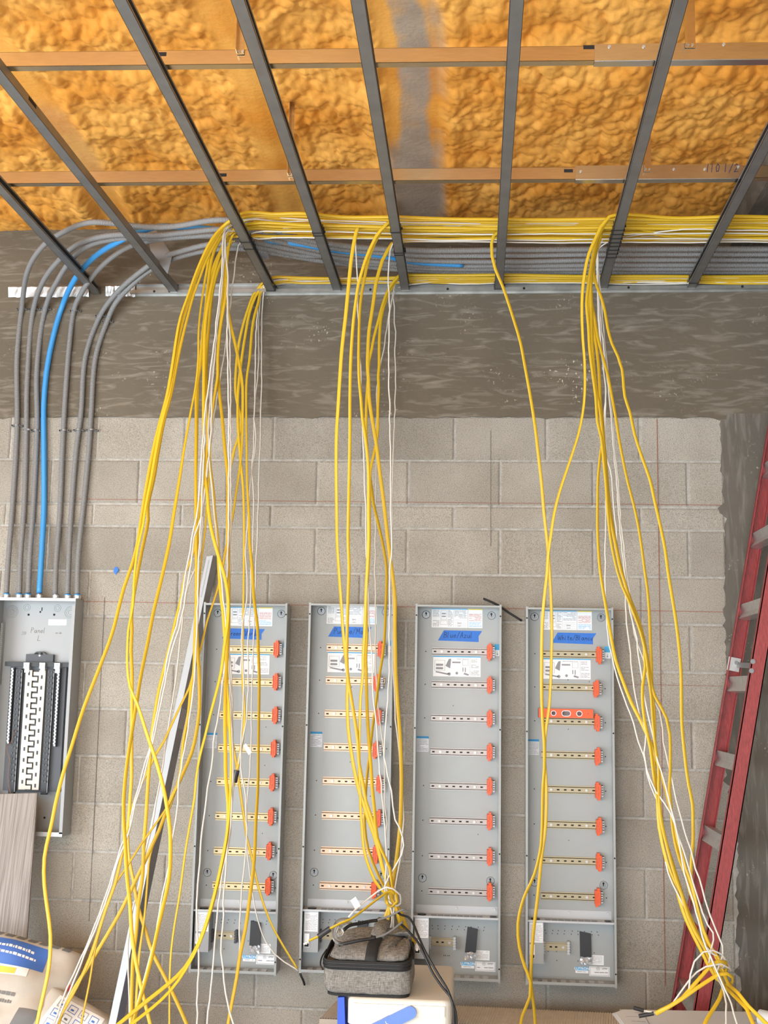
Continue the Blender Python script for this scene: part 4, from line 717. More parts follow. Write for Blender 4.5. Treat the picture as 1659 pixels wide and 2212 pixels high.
def panel(i, label, words, rail_m, clips):
    xc, z0, H = place[i]; r = random.Random(40+i); root = thing('dimmer_panel', label, 'electrical panel', (xc, -.007, z0), 'grey dimmer panels on the block wall')
    B = lambda mb, nm, m, par=root, **k: mb.build(nm, m, par, local=True, **k)
    w = PW/2; t = .002; fl = .009
    B(MB().box(-w, w, -.004, -.001, 0, H), 'back_panel', m_pgrey)
    for s in (-1, 1):
        mb = MB(); a, b = sorted((s*w, s*(w-t))); mb.box(a, b, -PD, -.004, 0, H); a, b = sorted((s*w, s*(w-fl))); mb.box(a, b, -PD-.0015, -PD, -.004, H+.004)
        sp = B(mb, 'side_panel', m_pgrey)
        h = MB()
        for z in (H-.045, H*.66, H*.33, .05): h.disc(s*(w-fl/2), -PD-.0015, z, .0035, .0006, 10)
        B(h, 'screw_hole', m_dark, sp, kind='stuff')
        sl = MB(); k = 26
        for q in range(k):
            z = .12+(H-.3)*q/k; a, b = sorted((s*(w-t), s*(w-t-.0008))); sl.box(a, b, -.072, -.066, z, z+.016)
        B(sl, 'knockout_marks', m_chan, sp, kind='stuff')
    mb = MB().box(-w+t, w-t, -PD, -.004, H-t, H).box(-w+fl, w-fl, -PD-.001, -PD, H-.008, H); B(mb, 'top_panel', m_pgrey)
    mb = MB().box(-w+t, w-t, -PD, -.004, 0, t).box(-w+fl, w-fl, -PD-.001, -PD, 0, .011); bp = B(mb, 'bottom_panel', m_pgrey)
    sl = MB()
    for q in range(8): sl.box(-w+.03+q*.038, -w+.052+q*.038, -.06, -.03, t, t+.004)
    B(sl, 'knockout_marks', m_lgrey2, bp, kind='stuff')
    Y = -.004
    for (px, py) in ((920.6, 1328), (1061.5, 1330), (912.7, 1896), (1059, 1902.5)):
        x, z = L3(px, py); ks = MB().ring(x, Y, z, .0135, .0185, .003, 24).ring(x, Y, z, .007, .010, .002, 18); kb = B(ks, 'mounting_boss', m_pgrey, smooth=False)
        B(MB().disc(x, Y-.0005, z, .0145, .0006, 20), 'recess', m_chan, kb); B(MB().disc(x, Y-.0012, z+.007, .0042, .0008, 12).rect(x-.002, x+.002, Y-.0012, z-.004, z+.004, .0008), 'keyhole', m_dark, kb)
    # top instruction label
    x0, z1 = L3(932.8, 1314.5); x1, zz = L3(1042, 1357); lb = B(MB().rect(x0, x1, Y, zz, z1), 'instruction_label', m_white); y = Y-.0007; wd = x1-x0; c1 = x0+wd*.43; c2 = x0+wd*.71
    ink = MB(); print_lines(ink, x0+.005, x0+wd*.15, zz+.045, z1-.006, 7, y, r); print_lines(ink, x0+.005, x0+wd*.15, zz+.004, zz+.032, 5, y, r); print_lines(ink, x0+wd*.32, c1-.003, zz+.005, z1-.006, 13, y, r); print_lines(ink, c1+.004, c2-.004, zz+.04, z1-.006, 7, y, r)
    for k in range(4): ink.rect(c1+.004, c2-.006, y, zz+.007+k*.0085, zz+.0076+k*.0085, .0003)
    for a, b, c, d in ((.18, .3, .42, .9), (.17, .31, .15, .37)):
        X0, X1, Z0, Z1 = x0+wd*a, x0+wd*b, zz+(z1-zz)*c, zz+(z1-zz)*d
        for q in ((X0, X1, Z0, Z0+.0009), (X0, X1, Z1-.0009, Z1), (X0, X0+.0009, Z0, Z1), (X1-.0009, X1, Z0, Z1)): ink.rect(q[0], q[1], y, q[2], q[3], .0003)
    ink.rect(x0+wd*.2, x0+wd*.28, y, zz+.058, zz+.063, .0003).rect(x0+wd*.2, x0+wd*.28, y, zz+.046, zz+.051, .0003).rect(c1, c1+.0006, y, zz+.002, z1-.003, .0003).rect(c2, c2+.0012, y, zz, z1, .0003)
    B(ink, 'printed_text', m_ink, lb, kind='stuff')
    q = MB().rect(x0, c2-.001, y, z1-.0035, z1, .0003); print_lines(q, c2+.006, x1-.004, zz+.004, zz+.026, 5, y, r); B(q, 'blue_print', m_skyink, lb, kind='stuff')
    B(MB().rect(c2+.002, x1, y, z1-.004, z1, .0003), 'yellow_header', m_yelink, lb)
    q = MB(); print_lines(q, c2+.006, x1-.004, zz+.03, zz+.062, 7, y, r); B(q, 'red_print', m_redink, lb, kind='stuff')
    hw = MB(); pen(hw, 'hpeno', c1+.018, zz+.018, .006, y, .0007); pen(hw, 'luit', c1+.02, zz+.006, .006, y, .0007); B(hw, 'pen_marks', m_pen, lb, kind='stuff')
    # second label with the diagram
    x0, z1 = L3(936, 1417); x1, zz = L3(1038, 1462.5); lb = B(MB().rect(x0, x1, Y, zz, z1), 'wiring_label', m_white); wd = x1-x0; hh = z1-zz
    B(MB().rect(x0, x1, y, z1-.004, z1, .0003), 'blue_header', m_skyink, lb); ink = MB()
    for q in ((.03, .25, .28, .29), (.03, .25, .79, .8), (.03, .036, .28, .8), (.244, .25, .28, .8), (.62, .74, .55, .56), (.62, .74, .82, .83), (.62, .625, .55, .83), (.735, .74, .55, .83), (.78, .784, .03, .95)):
        ink.rect(x0+wd*q[0], x0+wd*q[1], y, zz+hh*q[2], zz+hh*q[3], .0003)
    for k in range(5): ink.disc(x0+wd*(.42+.035*k), y, zz+hh*.7, .004, .0002, 8)
    print_lines(ink, x0+wd*.8, x1-.004, zz+.006, zz+hh*.32, 4, y, r); print_lines(ink, x0+wd*.8, x1-.008, zz+hh*.42, zz+hh*.62, 3, y, r); print_lines(ink, x0+wd*.8, x1-.015, zz+hh*.7, zz+hh*.9, 4, y, r); print_lines(ink, x0+wd*.42, x0+wd*.75, zz+hh*.84, zz+hh*.9, 1, y, r)
    ink.plate([(x0+wd*a, y, zz+hh*b) for a, b in ((.26, .52), (.36, .4), (.38, .88), (.33, .86))], (0, -.0003, 0)); ink.disc(x0+wd*.34, y, zz+hh*.12, .007, .0003, 10).disc(x0+wd*.5, y, zz+hh*.17, .006, .0003, 10).plate([(x0+wd*a, y, zz+hh*b) for a, b in ((.05, .2), (.3, .08), (.34, .14), (.06, .26))], (0, -.0003, 0)).plate([(x0+wd*a, y, zz+hh*b) for a, b in ((.64, .12), (.74, .05), (.76, .12), (.66, .2))], (0, -.0003, 0))
    ink.rect(x0+wd*.62, x0+wd*.64, y, zz+hh*.25, zz+hh*.45, .0003).rect(x0+wd*.67, x0+wd*.69, y, zz+hh*.22, zz+hh*.45, .0003)
    for zf in (.35, .52):
        ink.rect(x0+wd*.06, x0+wd*.21, y, zz+hh*zf, zz+hh*(zf+.1), .0003)
    B(ink, 'printed_diagram', m_ink, lb, kind='stuff')
    # hand lettered tape
    x0, z1 = L3(951, 1361.5); x1, zz = L3(1036, 1386); a, b = [(-.03, .0), (-.02, 0), (0, .0), (.02, 0)][i]; x0 += a; x1 += a+.004
    e = .016; tp = B(MB().plate([(x0-e*.6, Y, zz+.002), (x1-e*.5, Y, zz-.002), (x1+e*.1-.01, Y, (zz+z1)/2), (x1+e*.4, Y, z1-.001), (x0+e, Y, z1)], (0, -.0007, 0)), 'painters_tape', m_tape)
    mb = MB(); pen(mb, words, x0+.016, (z0*0+zz)+.015, .021 if len(words) > 10 else .024, Y-.0008, .0017, .12); B(mb, 'handwriting', m_pen, tp, kind='stuff')
    # rails with slots, screws, end stops and orange connectors
    for k, pz in enumerate(LZ):
        xa, z = L3(934-1.2*k, pz); xb, _ = L3(1063-.6*k, pz)
        rl = MB().box(xa, xb, -.008, -.006, z-.0175, z-.0125).box(xa, xb, -.008, -.006, z+.0125, z+.0175).box(xa, xb, -.014, -.012, z-.0125, z+.0125).box(xa, xb, -.014, -.006, z+.0105, z+.0125).box(xa, xb, -.014, -.006, z-.0125, z-.0105)
        rl = B(rl, 'din_rail', rail_m); sl = MB()
        for q in range(9):
            x = xa+.012+q*.0295
            if q in (1, 6): B(MB().disc(x, -.014, z, .0058, .004, 10), 'screw', m_screw, rl)
            else: sl.rect(x-.0055, x+.0055, -.014, z-.0028, z+.0028, .0005)
        B(sl, 'slot', m_dark, rl, kind='stuff')
        hl = MB().disc(xa-.028, Y, z, .0025, .0005, 8).disc(xb+.012, Y, z-.002, .0025, .0005, 8); B(hl, 'rivet_hole', m_dark, rl)
        cx = clips[k] if clips else None
        if cx: c = atd(cx[0], cx[1], .03); x, zc = c[0]-xc, c[2]-z0
        else: x, zc = L3(1057, pz+1.5, .03)
        sh = .003*(1 if k % 2 else -1) if i in (1, 3) else .001
        o = MB().box(x-.0105, x+.0105, -.044, -.012, zc-.028, zc+.028).box(x-.004+sh, x+.007+sh, -.040, -.012, zc+.028, zc+.037).box(x-.004-sh, x+.006-sh, -.040, -.012, zc-.037, zc-.028).box(x+.0105, x+.0135, -.040, -.020, zc-.02, zc+.024)
        o.box(x-.0105, x-.0085, -.047, -.044, zc-.026, zc+.026).box(x+.008, x+.0105, -.047, -.044, zc-.026, zc+.026).box(x-.009, x+.009, -.047, -.044, zc-.002, zc+.001)
        o = B(o, 'terminal_connector', m_orange); d = MB()
        d.rect(x-.001, x+.003, -.0442, zc+.005, zc+.021, .0006).rect(x-.001, x+.003, -.0442, zc-.021, zc-.005, .0006).rect(x-.006, x+.0, -.0442, zc+.001, zc+.0035, .0006); B(d, 'slot', m_redink, o)
        ex = max(x+.018, xb-.012 if i in (1, 3) else x+.018); es = MB().box(ex-.004, ex+.004, -.03, -.012, zc-.024, zc+.022)
        for q in range(5): es.box(ex-.006, ex+.005, -.032, -.028, zc-.022+q*.0095, zc-.016+q*.0095)
        es = B(es, 'end_stop', m_lgrey2); d = MB()
        for q in range(5): d.rect(ex-.002, ex+.003, -.0321, zc-.0155+q*.0095, zc-.0125+q*.0095, .0004)
        B(d, 'gap', m_dark, es, kind='stuff')
    x0, z1 = L3(1068, 1391.5); x1, zz = L3(1081, 1417.5); lb = B(MB().rect(x0, x1, Y, zz, z1), 'arrow_label', m_white); B(MB().rect(x0, x1, y, zz+.026, z1, .0003), 'blue_header', m_skyink, lb)
    xm = (x0+x1)/2; B(MB().rect(xm-.0008, xm+.0008, y, zz+.006, zz+.02, .0003).plate([(xm-.004, y, zz+.01), (xm, y, zz+.004), (xm+.004, y, zz+.01)], (0, -.0003, 0)), 'arrow', m_ink, lb)
    x0, z1 = L3(900, 1590); x1, zz = L3(926, 1624); lb = B(MB().rect(x0, x1, Y, zz, z1), 'circuit_table_label', m_lgrey2); B(MB().rect(x0, x1, y, z1-.009, z1, .0003), 'blue_header', m_blueink, lb)
    d = MB(); print_lines(d, x0+.003, x1-.003, zz+.004, z1-.012, 8, y, r, .5); B(d, 'printed_text', m_ink, lb, kind='stuff')
    x, za = L3(903.5, 1466); _, zb = L3(903.5, 1586); d = MB(); n = 38
    for k in range(n): d.rect(x-.004, x+.004, Y, zb+(za-zb)*k/n, zb+(za-zb)*(k+.55)/n, .0006)
    B(d, 'embossed_scale', m_chan, kind='stuff')
    # divider shelf
    _, zs = L3(986, 1983, .09); xl, xr = -w+.006, w-.004
    sh = MB().box(xl, xr, -.088, -.004, zs, zs+.002).box(xl, xr, -.0895, -.088, zs-.002, zs+.006).box(xl+.01, xr-.005, -.006, -.004, zs, zs+.035); sh = B(sh, 'divider_shelf', m_lgrey2)
    d = MB()
    for k in range(8): d.box(xl+.075+k*.027, xl+.0985+k*.027, -.07, -.03, zs+.002, zs+.0026)
    B(d, 'vent_slot', m_chan, sh, kind='stuff'); n = 14; d = MB()
    d.plate([(xl+.036+.018*cos(2*pi*k/n), -.048+.018*sin(2*pi*k/n), zs+.002) for k in range(n)], (0, 0, .004)); B(d, 'grommet', m_black, sh)
    d = MB(); [d.plate([(xr-.024+.014*cos(2*pi*k/n), -yy+.008*sin(2*pi*k/n), zs+.002) for k in range(n)], (0, 0, .002)) for yy in (.036, .066)]; B(d, 'knockout', m_black, sh)
    B(MB().disc(0, -.006, zs+.026, .005, .004, 10), 'screw', m_screw, sh); B(MB().disc(xr-.02, -.006, zs+.026, .006, .006, 10), 'screw', m_screw, sh)
    # lower compartment
    x0, z1 = L3(896, 1990, .07); x1, zz = L3(927, 2070, .07); bx0 = -w+.012; bxo = B(MB().box(bx0, bx0+.062, -.078, -.004, zz, zs-.003), 'breaker_box', m_lgrey)
    lz1 = zs-.006; lz0 = lz1-.078; lb = B(MB().rect(bx0+.004, bx0+.059, -.078, lz0, lz1), 'warning_label', m_white, bxo)
    d = MB(); print_lines(d, bx0+.007, bx0+.056, lz0+.004, lz1-.008, 14, -.0787, r, .5); d.build('printed_text', m_ink, root, local=True, kind='stuff')
    B(MB().box(bx0+.005, bx0+.026, -.082, -.078, lz0-.062, lz0-.008).box(bx0+.010, bx0+.018, -.092, -.082, lz0-.05, lz0-.038), 'toggle_switch', m_white, bxo); B(MB().box(bx0+.006, bx0+.024, -.0835, -.082, lz0-.06, lz0-.048), 'switch_gap', m_dark, bxo)
    xa, z = L3(932, 2033); xb, _ = L3(984, 2033); rl = MB().box(xa, xb, -.008, -.006, z-.0175, z+.0175).box(xa, xb, -.014, -.008, z-.0125, z+.0125); rl = B(rl, 'short_rail', m_railD)
    d = MB(); [d.rect(xa+.02+q*.022, xa+.03+q*.022, -.014, z-.003, z+.003, .0005) for q in range(2)]; B(d, 'slot', m_dark, rl); B(MB().disc(xb-.025, -.014, z, .0058, .004, 10), 'screw', m_screw, rl)
    for xx, m in ((xa-.006, m_char), (xb-.004, m_char)):
        es = MB().box(xx-.004, xx+.004, -.03, -.006, z-.026, z+.026)
        for q in range(5): es.box(xx-.006, xx+.006, -.033, -.028, z-.024+q*.0105, z-.018+q*.0105)
        B(es, 'end_stop', m if i in (0, 1) else m_lgrey2)
    a = [L3(*q) for q in ((1010, 2001), (1032, 2006), (1028, 2060), (1004, 2058))]
    if i == 0: a = [(x+.006, z) for x, z in a[:2]]+[(x+.014, z) for x, z in a[2:]]
    if i == 3: a = [(a[0][0]-.006, a[0][1]), (a[1][0]-.003, a[1][1]), (a[2][0]+.006, a[2][1]), (a[3][0]+.006, a[3][1])]
    tp = B(MB().plate([(x, -.005, z) for x, z in a[::-1]], (0, -.012, 0)), 'tape_flap', m_btape); d = MB(); (xp, zp), (xq, zq) = a[3], a[2]; n = 7; g = np.random.default_rng(70+i)
    V = [(xp+(xq-xp)*u/(n-1), -.018-.010*g.random(), zp+.008-.030*v/(n-3)+.003*g.normal()*.5) for v in range(n-2) for u in range(n)]
    d.add(V, [(v*n+u, v*n+u+1, v*n+n+u+1, v*n+n+u) for v in range(n-3) for u in range(n-1)]); B(d, 'crumpled_film', m_film, tp)
    x0, z1 = L3(1027, 2052); x1, zz = L3(1057.5, 2074); lb = B(MB().rect(x0, x1, Y, zz, z1), 'serial_label', m_white); d = MB(); print_lines(d, x0+.004, x1-.006, zz+.006, z1-.003, 6, y, r, .4); B(d, 'printed_text', m_ink, lb, kind='stuff')
    x0, z1 = L3(997, 2077); x1, zz = L3(1024.5, 2091.5); lb = B(MB().rect(x0, x1, Y, zz, z1), 'maker_label', m_white); zm = zz+(z1-zz)*.45; B(MB().rect(x0, x1, y, zm, z1, .0003), 'blue_header', m_skyink, lb)
    text_mesh('LUTRON', (z1-zm)*1.0, 'lettering', m_white, lb, ((x0+x1)/2, y-.0006, (zm+z1)/2), .0003, 1.12); d = MB(); print_lines(d, x0+.008, x1-.008, zz+.003, zm-.002, 1, y, r, .5); B(d, 'printed_text', m_ink, lb, kind='stuff')
    x0, z1 = L3(1026.5, 2076.5); x1, zz = L3(1070, 2098.5); lb = B(MB().rect(x0, x1, Y, zz, z1), 'listing_label', m_white); d = MB(); bw = .0012
    for q in ((x0+.003, x1-.003, zz+.003, zz+.003+bw), (x0+.003, x1-.003, z1-.003-bw, z1-.003), (x0+.003, x0+.003+bw, zz+.003, z1-.003), (x1-.003-bw, x1-.003, zz+.003, z1-.003)): d.rect(q[0], q[1], y, q[2], q[3], .0003)
    d.ring(x0+.036, y, zz+.03, .0064, .0074, .0003, 16); print_lines(d, x0+.008, x1-.008, zz+.012, zz+.018, 1, y, r, .9); B(d, 'printed_text', m_ink, lb, kind='stuff')
    text_mesh('UL', .008, 'lettering', m_ink, lb, (x0+.036, y-.0004, zz+.03), .0002); text_mesh('LISTED', .0075, 'lettering', m_ink, lb, (x0+.062, y-.0004, zz+.03), .0002)
    d = MB(); _, za = L3(940, 1998)
    for k in range(26):
        row = k//9; xx = -w+.085+(k % 9)*.027+r.uniform(-.004, .004); zq = za-.002-row*.0125
        if row == 2: zq = r.choice([.05, .075, .02+.09]); xx = r.uniform(-.09, .14)
        d.disc(xx, Y, zq, .002, .0005, 7)
    for k in range(7): d.disc(r.choice([-.02, .0, .09]), Y, r.uniform(.45, H-.3), .002, .0005, 7)
    B(d, 'screw_hole', m_dark, kind='stuff')
    return root
P2C = [(822, 1404), (813, 1475), (818, 1548), (811, 1620), (819, 1694), (817, 1768), (811, 1846), (808, 1921)]
P1C = [(598, 1402), (596, 1473), (595, 1545), (592, 1617), (589, 1690), (586, 1764), (582, 1838), (580, 1914)]
P4C = [(1293, 1416), (1287, 1488), (1289, 1561), (1290, 1634), (1291, 1709), (1293, 1785), (1293, 1862), (1290, 1938)]
panel(0, 'grey open panel with green and verde tape, leftmost of the four in a row', 'Green/Verde', m_railA, P1C)
panel(1, 'grey open panel with purple and morado tape, behind the grey lunch bag', 'Purple/Mor', m_railB, P2C)
panel(2, 'grey open panel with blue and azul tape, no cables hanging in front', 'Blue/Azul', m_railC, None)
panel(3, 'grey open panel with white tape and an orange level inside, rightmost of four', 'White/Blanco', m_railD, P4C)
# orange torpedo level lying on a rail
def level():
    d = .032; a = atd(1163, 1549, d); b = atd(1281, 1551, d); c = atd(1281, 1531.5, d); z0 = a[2]-.001; h = c[2]-b[2]; x0, x1 = a[0], b[0]; root = thing('spirit_level', 'small orange level resting on the third rail of the white-taped panel', 'level', ((x0+x1)/2, -.04, z0))
    def cut(nm, xa, xb): return MB().box(xa, xb, -.046, -.020, z0, z0+h)
    me = MB(); holes = [(.275, .009, .009), (.505, .017, .010), (.745, .010, .010)]; L = x1-x0; n = 20; zc = z0+h/2; prev = x0
    # body as strips around three real openings
    segs = []
    for u, hx, hz in holes:
        xc = x0+L*u; me.box(prev, xc-hx, -.046, -.020, z0, z0+h); prev = xc+hx
        for k in range(n):
            xa = xc-hx+2*hx*k/n; xb = xa+2*hx/n; e = (abs(((xa+xb)/2-xc)/hx)); zz = hz*sqrt(max(0, 1-(max(0, (e-(.45 if hx > .012 else 0))/(1-(.45 if hx > .012 else 0))))**2))
            me.box(xa, xb, -.046, -.020, z0, zc-zz).box(xa, xb, -.046, -.020, zc+zz, z0+h)
    me.box(prev, x1, -.046, -.020, z0, z0+h); me.box(x0+.002, x1-.002, -.048, -.046, z0, z0+.003).box(x0+.002, x1-.002, -.048, -.046, z0+h-.003, z0+h).box(x0, x0+.028, -.0485, -.018, z0-.0005, z0+h+.001)
    me.build('body', m_orange, root)
    for u, hx, hz in holes:
        xc = x0+L*u; k = 24; mb = MB(); vs = []
        for i in range(k):
            t = 2*pi*i/k; ex = (hx-hz)*(1 if cos(t) > 0 else -1) if hx > hz else 0
            for f in (1., 1.28): vs.append((xc+ex+hz*f*cos(t), -.048, zc+hz*f*sin(t)*.98))
        mb.add(vs, [(2*i, 2*i+1, (2*i+3) % (2*k), (2*i+2) % (2*k)) for i in range(k)]); mb.build('vial_ring', m_white, root)
        MB().sweep([(xc-hx*.9, -.033, zc), (xc+hx*.9, -.033, zc)], .0042, n=10).build('vial', m_lens, root)
        MB().box(xc-hx, xc+hx, -.0215, -.0205, zc-hz, zc+hz).build('vial_backing', m_lgrey, root)
    text_mesh('+', .01, 'mark', m_dark, None, (x1-.022, -.0465, zc)).parent = root
    o = [q for q in root.children if q.name.startswith('mark')][0]; o.location = tuple(-np.array(root.location))
level()
def stub(t, label, r=.0045):
    P = smooth_path(trace(parse(t)), .015); tag(MB().sweep(P, r, n=8).build('cable_stub', m_black, origin=tuple(P[0]), smooth=True), label, 'cable')
stub('1044,1293,.008 1075,1307,.008 1100,1324,.008 1127,1341,.008', 'short black cable on the wall behind the blue and white taped panels')
stub('646,2098,.03 651,2110,.03 655,2118,.025 658,2128,.02', 'short black cable end under the corner of the purple-taped panel')
# ------------------------------------------------------------------ breaker box L
def breaker():
    xr = float(atd(163.5, 1320, .105)[0]); w = .366; x0 = xr-w; z1 = float(atd(100, 1292, .1)[2]); z0 = float(atd(100, 1806, .1)[2]); D = .105; root = thing('breaker_panel', 'open grey breaker box with black bus bars, conduits entering its top', 'electrical panel', (x0+w/2, 0, z0)); B = lambda mb, nm, m, par=root, **k: mb.build(nm, m, par, **k)
    B(MB().box(x0, xr, -.004, -.001, z0, z1), 'back_panel', m_lgrey)
    for a, b, f0, f1 in ((x0, x0+.002, x0, x0+.014), (xr-.002, xr, xr-.014, xr)):
        B(MB().box(a, b, -D, -.004, z0, z1).box(f0, f1, -D-.0015, -D, z0+.012, z1-.03), 'side_panel', m_lgrey)
    B(MB().box(x0+.002, xr-.002, -D, -.004, z1-.002, z1).box(x0, xr, -D-.0015, -D, z1-.013, z1), 'top_panel', m_lgrey2); B(MB().box(x0+.002, xr-.002, -D, -.004, z0, z0+.002).box(x0, xr, -D-.0015, -D, z0, z0+.018), 'bottom_panel', m_lgrey2)
    f = lambda px, py, d=.006: (lambda p: (p[0], p[2]))(atd(px, py, d)); Y = -.004
    for px, py, R in ((27, 1321.6, (.028, .021, .013, .007)), (59, 1312.6, (.016, .009)), (125, 1314, (.016, .009)), (153, 1323, (.026, .019, .011))):
        x, z = f(px, py); mb = MB()
        for r in R: mb.ring(x, Y, z, r-.0016, r, .0012, 24)
        B(mb, 'knockout', m_pgrey)
    d = MB()
    for px, py, r in ((62.7, 1328, .0052), (118, 1328, .0052), (97, 1766, .005), (88, 1322, .0042)): x, z = f(px, py); d.disc(x, Y, z, r, .0006, 12)
    x, z = f(91.5, 1316); d.rect(x-.002, x+.002, Y, z-.008, z+.008, .0006); B(d, 'mounting_hole', m_dark, kind='stuff')
    xa, za = f(106, 1338); xb, zb = f(144, 1351); lb = B(MB().rect(xa, xb, Y, zb, za), 'rating_label', m_white); d = MB(); r = random.Random(3); print_lines(d, xa+.004, xb-.018, zb+.004, za-.004, 4, Y-.0007, r, .4); print_lines(d, xa+.003, xb-.01, zb-.009, zb-.003, 2, Y, r, .5); B(d, 'printed_text', m_chan, lb, kind='stuff')
    mb = MB(); x, z = f(67.5, 1367); pen(mb, 'Panel', x, z, .023, Y, .0016, .1); x, z = f(82, 1384); pen(mb, 'L', x, z, .023, Y, .0018, .1); x, z = f(48, 1371); pen(mb, '201', x, z, .014, Y, .001, .1); x, z = f(121, 1369); pen(mb, 'on de', x, z, .01, Y, .0009); B(mb, 'handwriting', m_pencil, kind='stuff')
    # interior: black carrier, neutral bars, tinned bus with serpentine gap
    X = lambda px: float(atd(px, 1450, .05)[0]); Z = lambda py: float(atd(80, py, .05)[2])
    zt, zb = Z(1436), Z(1722); xl, xrr = X(20), X(141); base = B(MB().box(xl, xrr, -.03, -.006, Z(1710), zt), 'bus_carrier', m_char); xm = (xl+xrr)/2
    mb = MB(); za, zz = Z(1407), Z(1431); q = [(xm-.062, -.012, zz), (xm+.062, -.012, zz), (xm+.062, -.012, za-.012), (xm+.03, -.012, za-.012), (xm+.014, -.012, za), (xm-.014, -.012, za), (xm-.03, -.012, za-.012), (xm-.062, -.012, za-.012)]; mb.plate(q, (0, -.014, 0)); br = B(mb, 'carrier_bracket', m_char); B(MB().disc(xm, -.026, za-.018, .0042, .001, 12), 'bright_screw', m_white, br); B(MB().rect(xm-.022, xm-.006, -.026, za-.012, za-.006, .0006).rect(xm+.004, xm+.014, -.026, za-.014, za-.004, .0006), 'recess', m_dark, br)
    B(MB().box(X(10), X(149), -.045, -.012, Z(1440), Z(1430)), 'cross_bar', m_black)
    for px in (59, 93, 125):
        x = X(px); lg = B(MB().box(x-.012, x+.012, -.058, -.03, Z(1444), Z(1432)).box(x-.008, x+.012, -.055, -.03, Z(1453), Z(1444)), 'lug', m_silver); B(MB().ring(x, -.058, Z(1437), .003, .006, .0012, 12), 'lug_screw', m_ink, lg)
    for px, zend in ((28.5, 1608), (128, 1612)):
        x = X(px)-.0; mb = MB().box(x-.006, x+.006, -.05, -.03, Z(zend), Z(1443)); nb = B(mb, 'neutral_bar', m_char); n = 44; d = MB(); za = Z(1446); zz = Z(zend-3)
        for k in range(n): d.disc(x-.0015+.003*(k % 2), -.05, za+(zz-za)*k/(n-1), .0042, .003, 6)
        B(d, 'terminal_screws', m_bright, nb, kind='stuff')
    for px in (42, 111):
        x = X(px); mb = MB().box(x-.012, x+.012, -.052, -.03, Z(1716), Z(1446)); st = B(mb, 'breaker_stab_rail', m_black); d = MB(); n = 21; za = Z(1452); zz = Z(1700)
        for k in range(n): z = za+(zz-za)*k/n; d.box(x+.001, x+.011, -.057, -.052, z-.004, z+.004); d.box(x-.010, x-.003, -.055, -.052, z-.002, z+.006)
        B(d, 'hooks', m_char, st, kind='stuff'); B(MB().box(x+.013, x+.0155, -.05, -.03, Z(1712), Z(1448)), 'edge_strip', m_chan, st)
    bl, brr = X(57), X(100); bc = (bl+brr)/2; za, zz = Z(1448), Z(1706); n = 11; p = (za-zz)/n
    B(MB().box(bl-.008, brr+.008, -.040, -.03, zz-.01, za), 'bus_insulator', m_black)
    for s in (-1, 1):
        mb = MB(); e = bl if s < 0 else brr; inner = bc+s*.0155; a, b = sorted((e, inner)); mb.box(a, b, -.05, -.040, zz, za)
        for k in range(n):
            z = za-p*(k+(.32 if s > 0 else .80)); ti = bc-s*.009; a, b = sorted((inner, ti)); mb.box(a, b, -.05, -.040, z-p*.17, z+p*.17)
        bb = B(mb, 'bus_bar', m_cream); d = MB()
        for k in range(n): z = za-p*(k+(.62 if s > 0 else .3)); xx = (e+inner)/2-s*.001; d.rect(xx-.004, xx+.004, -.05, z-.008, z+.008, .0005)
        B(d, 'slot', m_black, bb, kind='stuff')
    x, _ = f(3, 1400); x = max(x, x0+.01); mb = MB().box(x-.006, x+.006, -.03, -.006, Z(1480), Z(1346)); gb = B(mb, 'ground_bar', m_pgrey); d = MB()
    for k in range(30): d.disc(x-.001+.002*(k % 2), -.03, Z(1350)+(Z(1476)-Z(1350))*k/29, .004, .002, 6)
    B(d, 'terminal_screws', m_bright, gb, kind='stuff')
    P = smooth_path(trace(parse('31,1576,.06 29,1590,.062 22,1608,.064 16,1612,.064 18,1628,.064 22,1642,.064 19,1660,.064 19,1690,.064 24,1714,.064')), .01); B(MB().sweep(P, .0012, n=6), 'copper_wire', m_copper)
    d = MB(); x, z = f(141, 1723, .03); d.disc(x, -.006, z, .004, .002, 8); B(d, 'screw', m_screw)
    for px, bluec in ((14, 1), (41, 1), (60, 1), (85, 0), (120, 0), (146, 1), (167, 1)):
        p = atd(px, 1291, .075); cn = thing('conduit_fitting', 'metal fitting on the breaker box top, %s' % {14: 'leftmost', 41: 'second from left', 60: 'third from left', 85: 'under the blue conduit', 120: 'third from right', 146: 'second from right', 167: 'rightmost'}[px], 'fitting', (p[0], -.075, z1)); k = 14
        c = lambda r, a, b: MB().plate([(p[0]+r*cos(2*pi*q/k), -.075+r*sin(2*pi*q/k), a) for q in range(k)], (0, 0, b-a))
        c(.0165, z1, z1+.015).build('body', m_bright, cn); c(.0145, z1+.015, z1+.02).build('collar', m_bcond if bluec else m_chan, cn); MB().box(p[0]+.004, p[0]+.012, -.0925, -.09, z1+.003, z1+.012).build('set_screw', m_screw, cn)
breaker()
for q in COL.objects:
    if q.name == 'breaker_panel': q.location.y -= .007
